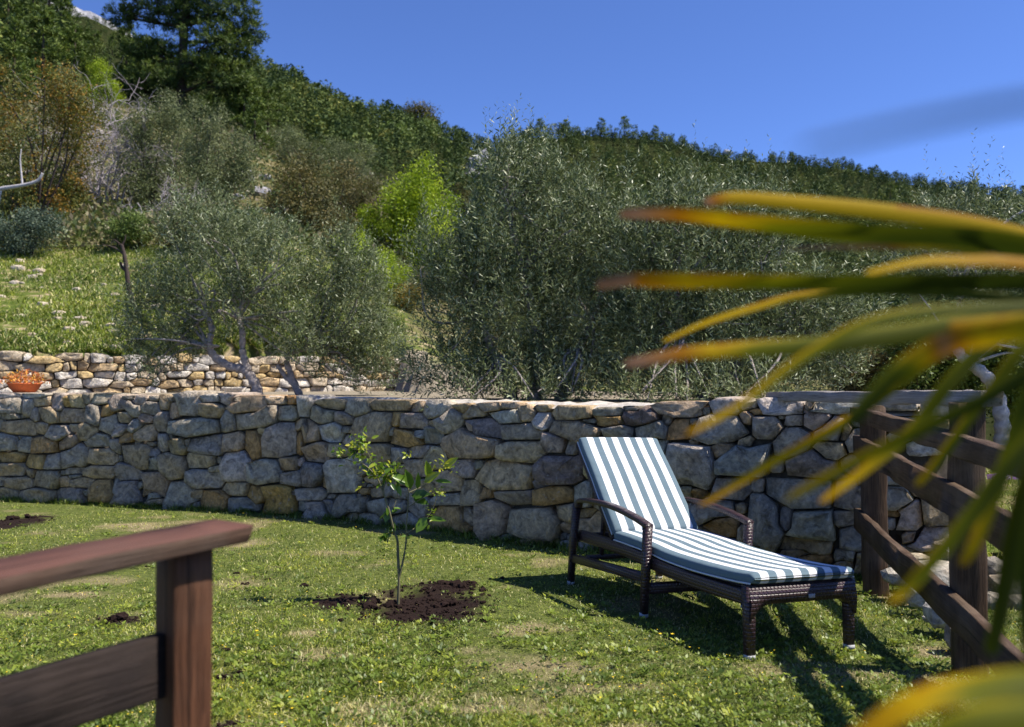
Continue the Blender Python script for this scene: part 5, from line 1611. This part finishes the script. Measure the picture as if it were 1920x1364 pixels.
for k in range(6):
    s = np.where(np.arange(len(x)) % 6 == k)[0]
    tv, tt_ = temps[k]
    n_ = len(s)
    H_ = (3.0 + 5.5 * rng.random(n_) ** 1.6) * np.where(d[s] > 0.9 * np.interp(px[s], TCOL, TDR), 0.8, 1.0) * np.clip(d[s] / 200, 0.75, 1.1) * np.where((px[s] > 90) & (px[s] < 480), np.interp(px[s], [90, 320, 420, 480], [0.4, 0.4, 0.5, 1]), 1)
    az = rng.uniform(0, 6.28, n_)
    ca, sa = np.cos(az)[:, None], np.sin(az)[:, None]
    sc = (H_ * rng.uniform(0.9, 1.3, n_))[:, None]
    vx_ = (tv[None, :, 0] * ca - tv[None, :, 1] * sa) * sc + x[s][:, None]
    vy_ = (tv[None, :, 0] * sa + tv[None, :, 1] * ca) * sc + d[s][:, None]
    vz_ = tv[None, :, 2] * H_[:, None] + z[s][:, None] - 0.4
    v = np.stack([vx_, vy_, vz_], -1).reshape(-1, 3)
    pale = (fbm(x[s] * 0.02, d[s] * 0.02, 141, 2) - 0.5) * 0.5 + rng.normal(0, 0.2, n_) + (rng.random(n_) < 0.05) * 0.4
    tint = np.clip(tt_[None] * 0.75 + pale[:, None], 0, 1).ravel()
    f = np.arange(len(v)).reshape(-1, 4)[:, [1, 2, 3]]
    acc.add(v, f, tint)
FAR = leaf_mat('far_pine', [(0.0, (0.032, 0.055, 0.016)), (0.5, (0.078, 0.112, 0.026)), (0.85, (0.17, 0.20, 0.042)), (1.0, (0.26, 0.25, 0.06))], 0.1, 0.7, 0.15)
obj('pine_wood', acc.mesh('pine_wood'), None, FAR, kind='stuff', label='dense dark pine wood covering the far ridges', category='wood')
# pale deciduous trees on the saddle
for k, (px, py, w, h, kd, lb) in enumerate(((785, 245, 70, 42, 'ochre', 'pale bare-twigged tree crown on the saddle skyline'), (770, 262, 90, 34, 'lime', 'yellow-green thicket just below the saddle skyline'), (880, 268, 40, 30, 'ochre', 'brownish round tree at the dip between the ridges'), (605, 185, 50, 26, 'lime', 'yellow-green tree on the skyline slope left of the saddle'), (735, 275, 60, 30, 'lime', 'small light green tree on the slope under the saddle'))):
    bush('broadleaf_tree', lb, 'tree', px, py, w, h, 'green' if kd == 'lime' else 'brown', 2200, 0.8, 10)

# ------------------------------------------------------------------ palm leaves close to the camera
PALM = leaf_mat('palm_leaf', [(0.0, (0.10, 0.05, 0.03)), (0.12, (0.24, 0.13, 0.075)), (0.25, (0.34, 0.13, 0.004)), (0.42, (0.50, 0.31, 0.003)), (0.62, (0.14, 0.145, 0.003)), (0.85, (0.036, 0.050, 0.003)), (1.0, (0.018, 0.030, 0.003))], 0.42, 0.6, 0.1)
hub = P(2230, 700, 0.95)
palm = thing('palm', 'fan palm with yellowing leaf blades hanging into the picture at the right', 'palm', (hub.x + 0.12, hub.y + 0.05, lawn_h(hub.x, hub.y)))
def blade(pts, w0, w1, tints, depth, fold=0.35, name='leaf_blade', twist=0.5):
    """pts from tip to base in photograph pixels (depth may vary), widths in pixels"""
    P3 = smooth_path([P(q[0], q[1], q[2] if len(q) > 2 else depth) for q in pts], 8)
    n_ = len(P3)
    s = np.linspace(0, 1, n_)
    wd = (w0 + (w1 - w0) * np.minimum(1, s * 1.6) ** 0.8) / F * depth
    wd *= 0.80
    wd[0] *= 0.25
    t = unit(np.gradient(P3, axis=0))
    view = unit(P3 - np.array([0, 0, CAMZ]))
    side = unit(np.cross(t, view))
    nn = np.cross(side, t)
    side = unit(side + nn * twist)
    nn = np.cross(side, t)
    v = np.stack([P3 - side * wd[:, None] * .5 + nn * (wd * fold * .5)[:, None], P3, P3 + side * wd[:, None] * .5 + nn * (wd * fold * .5)[:, None]], 1).reshape(-1, 3)
    i = np.arange(n_ - 1)[:, None] * 3
    q = np.concatenate([i + np.array([[0, 1, 4, 3]]), i + np.array([[1, 2, 5, 4]])])
    tn_ = np.interp(s, np.linspace(0, 1, len(tints)), tints)
    tn3 = np.repeat(tn_, 3)
    tn3[2::3] = np.where(tn3[2::3] > 0.45, tn3[2::3] - 0.22, tn3[2::3])
    child(name, mesh(name, v, q, tn3, True), palm, PALM)
blade([(1320, 381), (1375, 370), (1500, 379), (1672, 397), (1850, 424), (2060, 480)], 22, 46, (0.1, 0.40, 0.42, 0.45, 0.5, 0.7), 0.88)
blade([(1160, 402), (1280, 406), (1450, 425), (1670, 446), (1850, 455), (2080, 500)], 24, 56, (0.06, 0.26, 0.62, 0.88, 0.92, 0.95), 0.82, twist=-0.4)
blade([(1470, 467), (1560, 463), (1660, 462), (1800, 470), (2060, 520)], 8, 14, (0.12, 0.13, 0.2, 0.6, 0.8), 0.8)
blade([(1622, 512), (1716, 490), (1800, 486), (1915, 490), (2080, 520)], 16, 34, (0.42, 0.41, 0.36, 0.3, 0.6), 0.72, twist=0.9)
blade([(1118, 536), (1180, 527), (1235, 528), (1500, 533), (1720, 533), (1920, 532), (2100, 540)], 26, 46, (0.05, 0.14, 0.3, 0.75, 0.95, 1.0, 1.0), 0.78, twist=-0.5)
blade([(1242, 641), (1320, 606), (1420, 574), (1510, 553), (1700, 545), (2060, 570)], 10, 24, (0.38, 0.42, 0.46, 0.5, 0.8, 0.9), 0.95, twist=0.7)
blade([(1168, 684), (1290, 661), (1420, 652), (1540, 645), (1700, 622), (1850, 600), (2080, 590)], 24, 50, (0.06, 0.28, 0.66, 0.82, 0.78, 0.8, 0.9), 0.74, twist=0.4)
blade([(1310, 948), (1450, 864), (1600, 778), (1750, 668), (1900, 600), (2080, 580)], 16, 36, (0.30, 0.44, 0.52, 0.6, 0.7, 0.9), 0.80, twist=0.8)
blade([(1285, 815), (1383, 760), (1520, 660), (1680, 590), (2000, 570)], 14, 30, (0.3, 0.5, 0.62, 0.7, 0.9), 0.66, twist=0.6)
blade([(1536, 942), (1629, 872), (1712, 802), (1790, 702), (1900, 610), (2060, 560)], 18, 44, (0.32, 0.50, 0.70, 0.8, 0.85, 0.9), 0.70, twist=0.7)
blade([(1716, 912), (1760, 860), (1858, 726), (1930, 640), (2050, 580)], 18, 34, (0.34, 0.6, 0.7, 0.75, 0.85), 0.72, twist=0.7)
blade([(1800, 1060), (1828, 1010), (1877, 885), (1920, 755), (1990, 640), (2080, 580)], 22, 56, (0.30, 0.46, 0.68, 0.8, 0.85, 0.9), 0.62, twist=0.8)
blade([(1664, 1127), (1716, 1086), (1823, 962), (1900, 860), (2040, 720)], 22, 44, (0.34, 0.6, 0.78, 0.85, 0.9), 0.58, twist=0.4)
blade([(1590, 800), (1680, 705), (1770, 650), (1880, 628), (2060, 600)], 36, 62, (0.95, 0.8, 0.16, 0.5, 0.8), 0.56, twist=-0.5)
blade([(1470, 940), (1640, 850), (1830, 760), (1960, 690), (2100, 640)], 18, 42, (0.5, 0.65, 0.9, 0.95, 1.0), 0.60, twist=-0.6)
blade([(1560, 1420), (1700, 1318), (1830, 1285), (1960, 1275), (2150, 1290)], 50, 84, (0.25, 0.40, 0.66, 0.8, 0.85), 0.42, twist=0.7)
blade([(1600, 1500), (1760, 1385), (1900, 1345), (2100, 1330)], 60, 90, (0.6, 0.8, 0.75, 0.8), 0.45, twist=0.3)
blade([(1860, 1230), (1880, 1150), (1905, 1020), (1945, 880), (2040, 720)], 36, 56, (0.9, 0.95, 0.95, 0.9, 0.9), 0.62, twist=-0.7)
blade([(1950, 1300), (1935, 1180), (1935, 1050), (1970, 900), (2060, 760)], 40, 60, (0.95, 1.0, 0.95, 0.9, 0.9), 0.60, twist=-0.7)
blade([(1780, 612), (1860, 606), (1940, 600), (2090, 590)], 26, 40, (0.3, 0.4, 0.7, 0.8), 0.62, twist=0.2)
blade([(1500, 283), (1640, 248), (1780, 218), (1920, 192), (2200, 160)], 16, 28, (0.75, 0.8, 0.85, 0.9, 0.9), 0.20, twist=0.2)
# blades of the same crown above and beside the picture; they shade the ones below
for q in range(16):
    bx0, by0 = random.uniform(1750, 2500), random.uniform(-420, -60)
    dpt = random.uniform(0.62, 1.1)
    blade([(bx0 - random.uniform(250, 420), by0 + random.uniform(-60, 120) * 0.5, dpt), (bx0, by0, dpt), (bx0 + 220, by0 + 180, dpt), (2350, 300, 0.9)], 22, 52, (0.3, 0.5, 0.8, 0.9), dpt, twist=random.uniform(-0.8, 0.8))
# leaf stalks, and the short trunk that stands outside the picture
a = Acc()
for q in ((2080, 520, 0.8), (2080, 590, 0.72), (2090, 640, 0.62), (2060, 740, 0.62), (2150, 1300, 0.5), (2200, 160, 0.2)):
    e = P(*q)
    b0 = Vector((hub.x + 0.1, hub.y + 0.05, 0.75))
    mdl = (e + b0) / 2 + Vector((0.12, 0.05, 0.1))
    p = smooth_path([b0, mdl, e], 8)
    a.add(*sweep(p, np.linspace(0.013, 0.006, len(p)), 7))
child('leaf_stalks', a.mesh('leaf_stalks', True), palm, flat_mat('palm_stalk', (0.16, 0.17, 0.04), 0.5, 0.2))
bx_, by_ = hub.x + 0.12, hub.y + 0.05
v, f = sweep([(bx_, by_, lawn_h(bx_, by_) - 0.05), (bx_ + 0.01, by_, 0.5), (bx_, by_, 0.78)], [0.13, 0.12, 0.08], 12)
child('trunk', mesh('palm_trunk', v, f, None, True), palm, flat_mat('palm_fibre', (0.12, 0.08, 0.05), 0.95, 0.4, 40, 0.8))
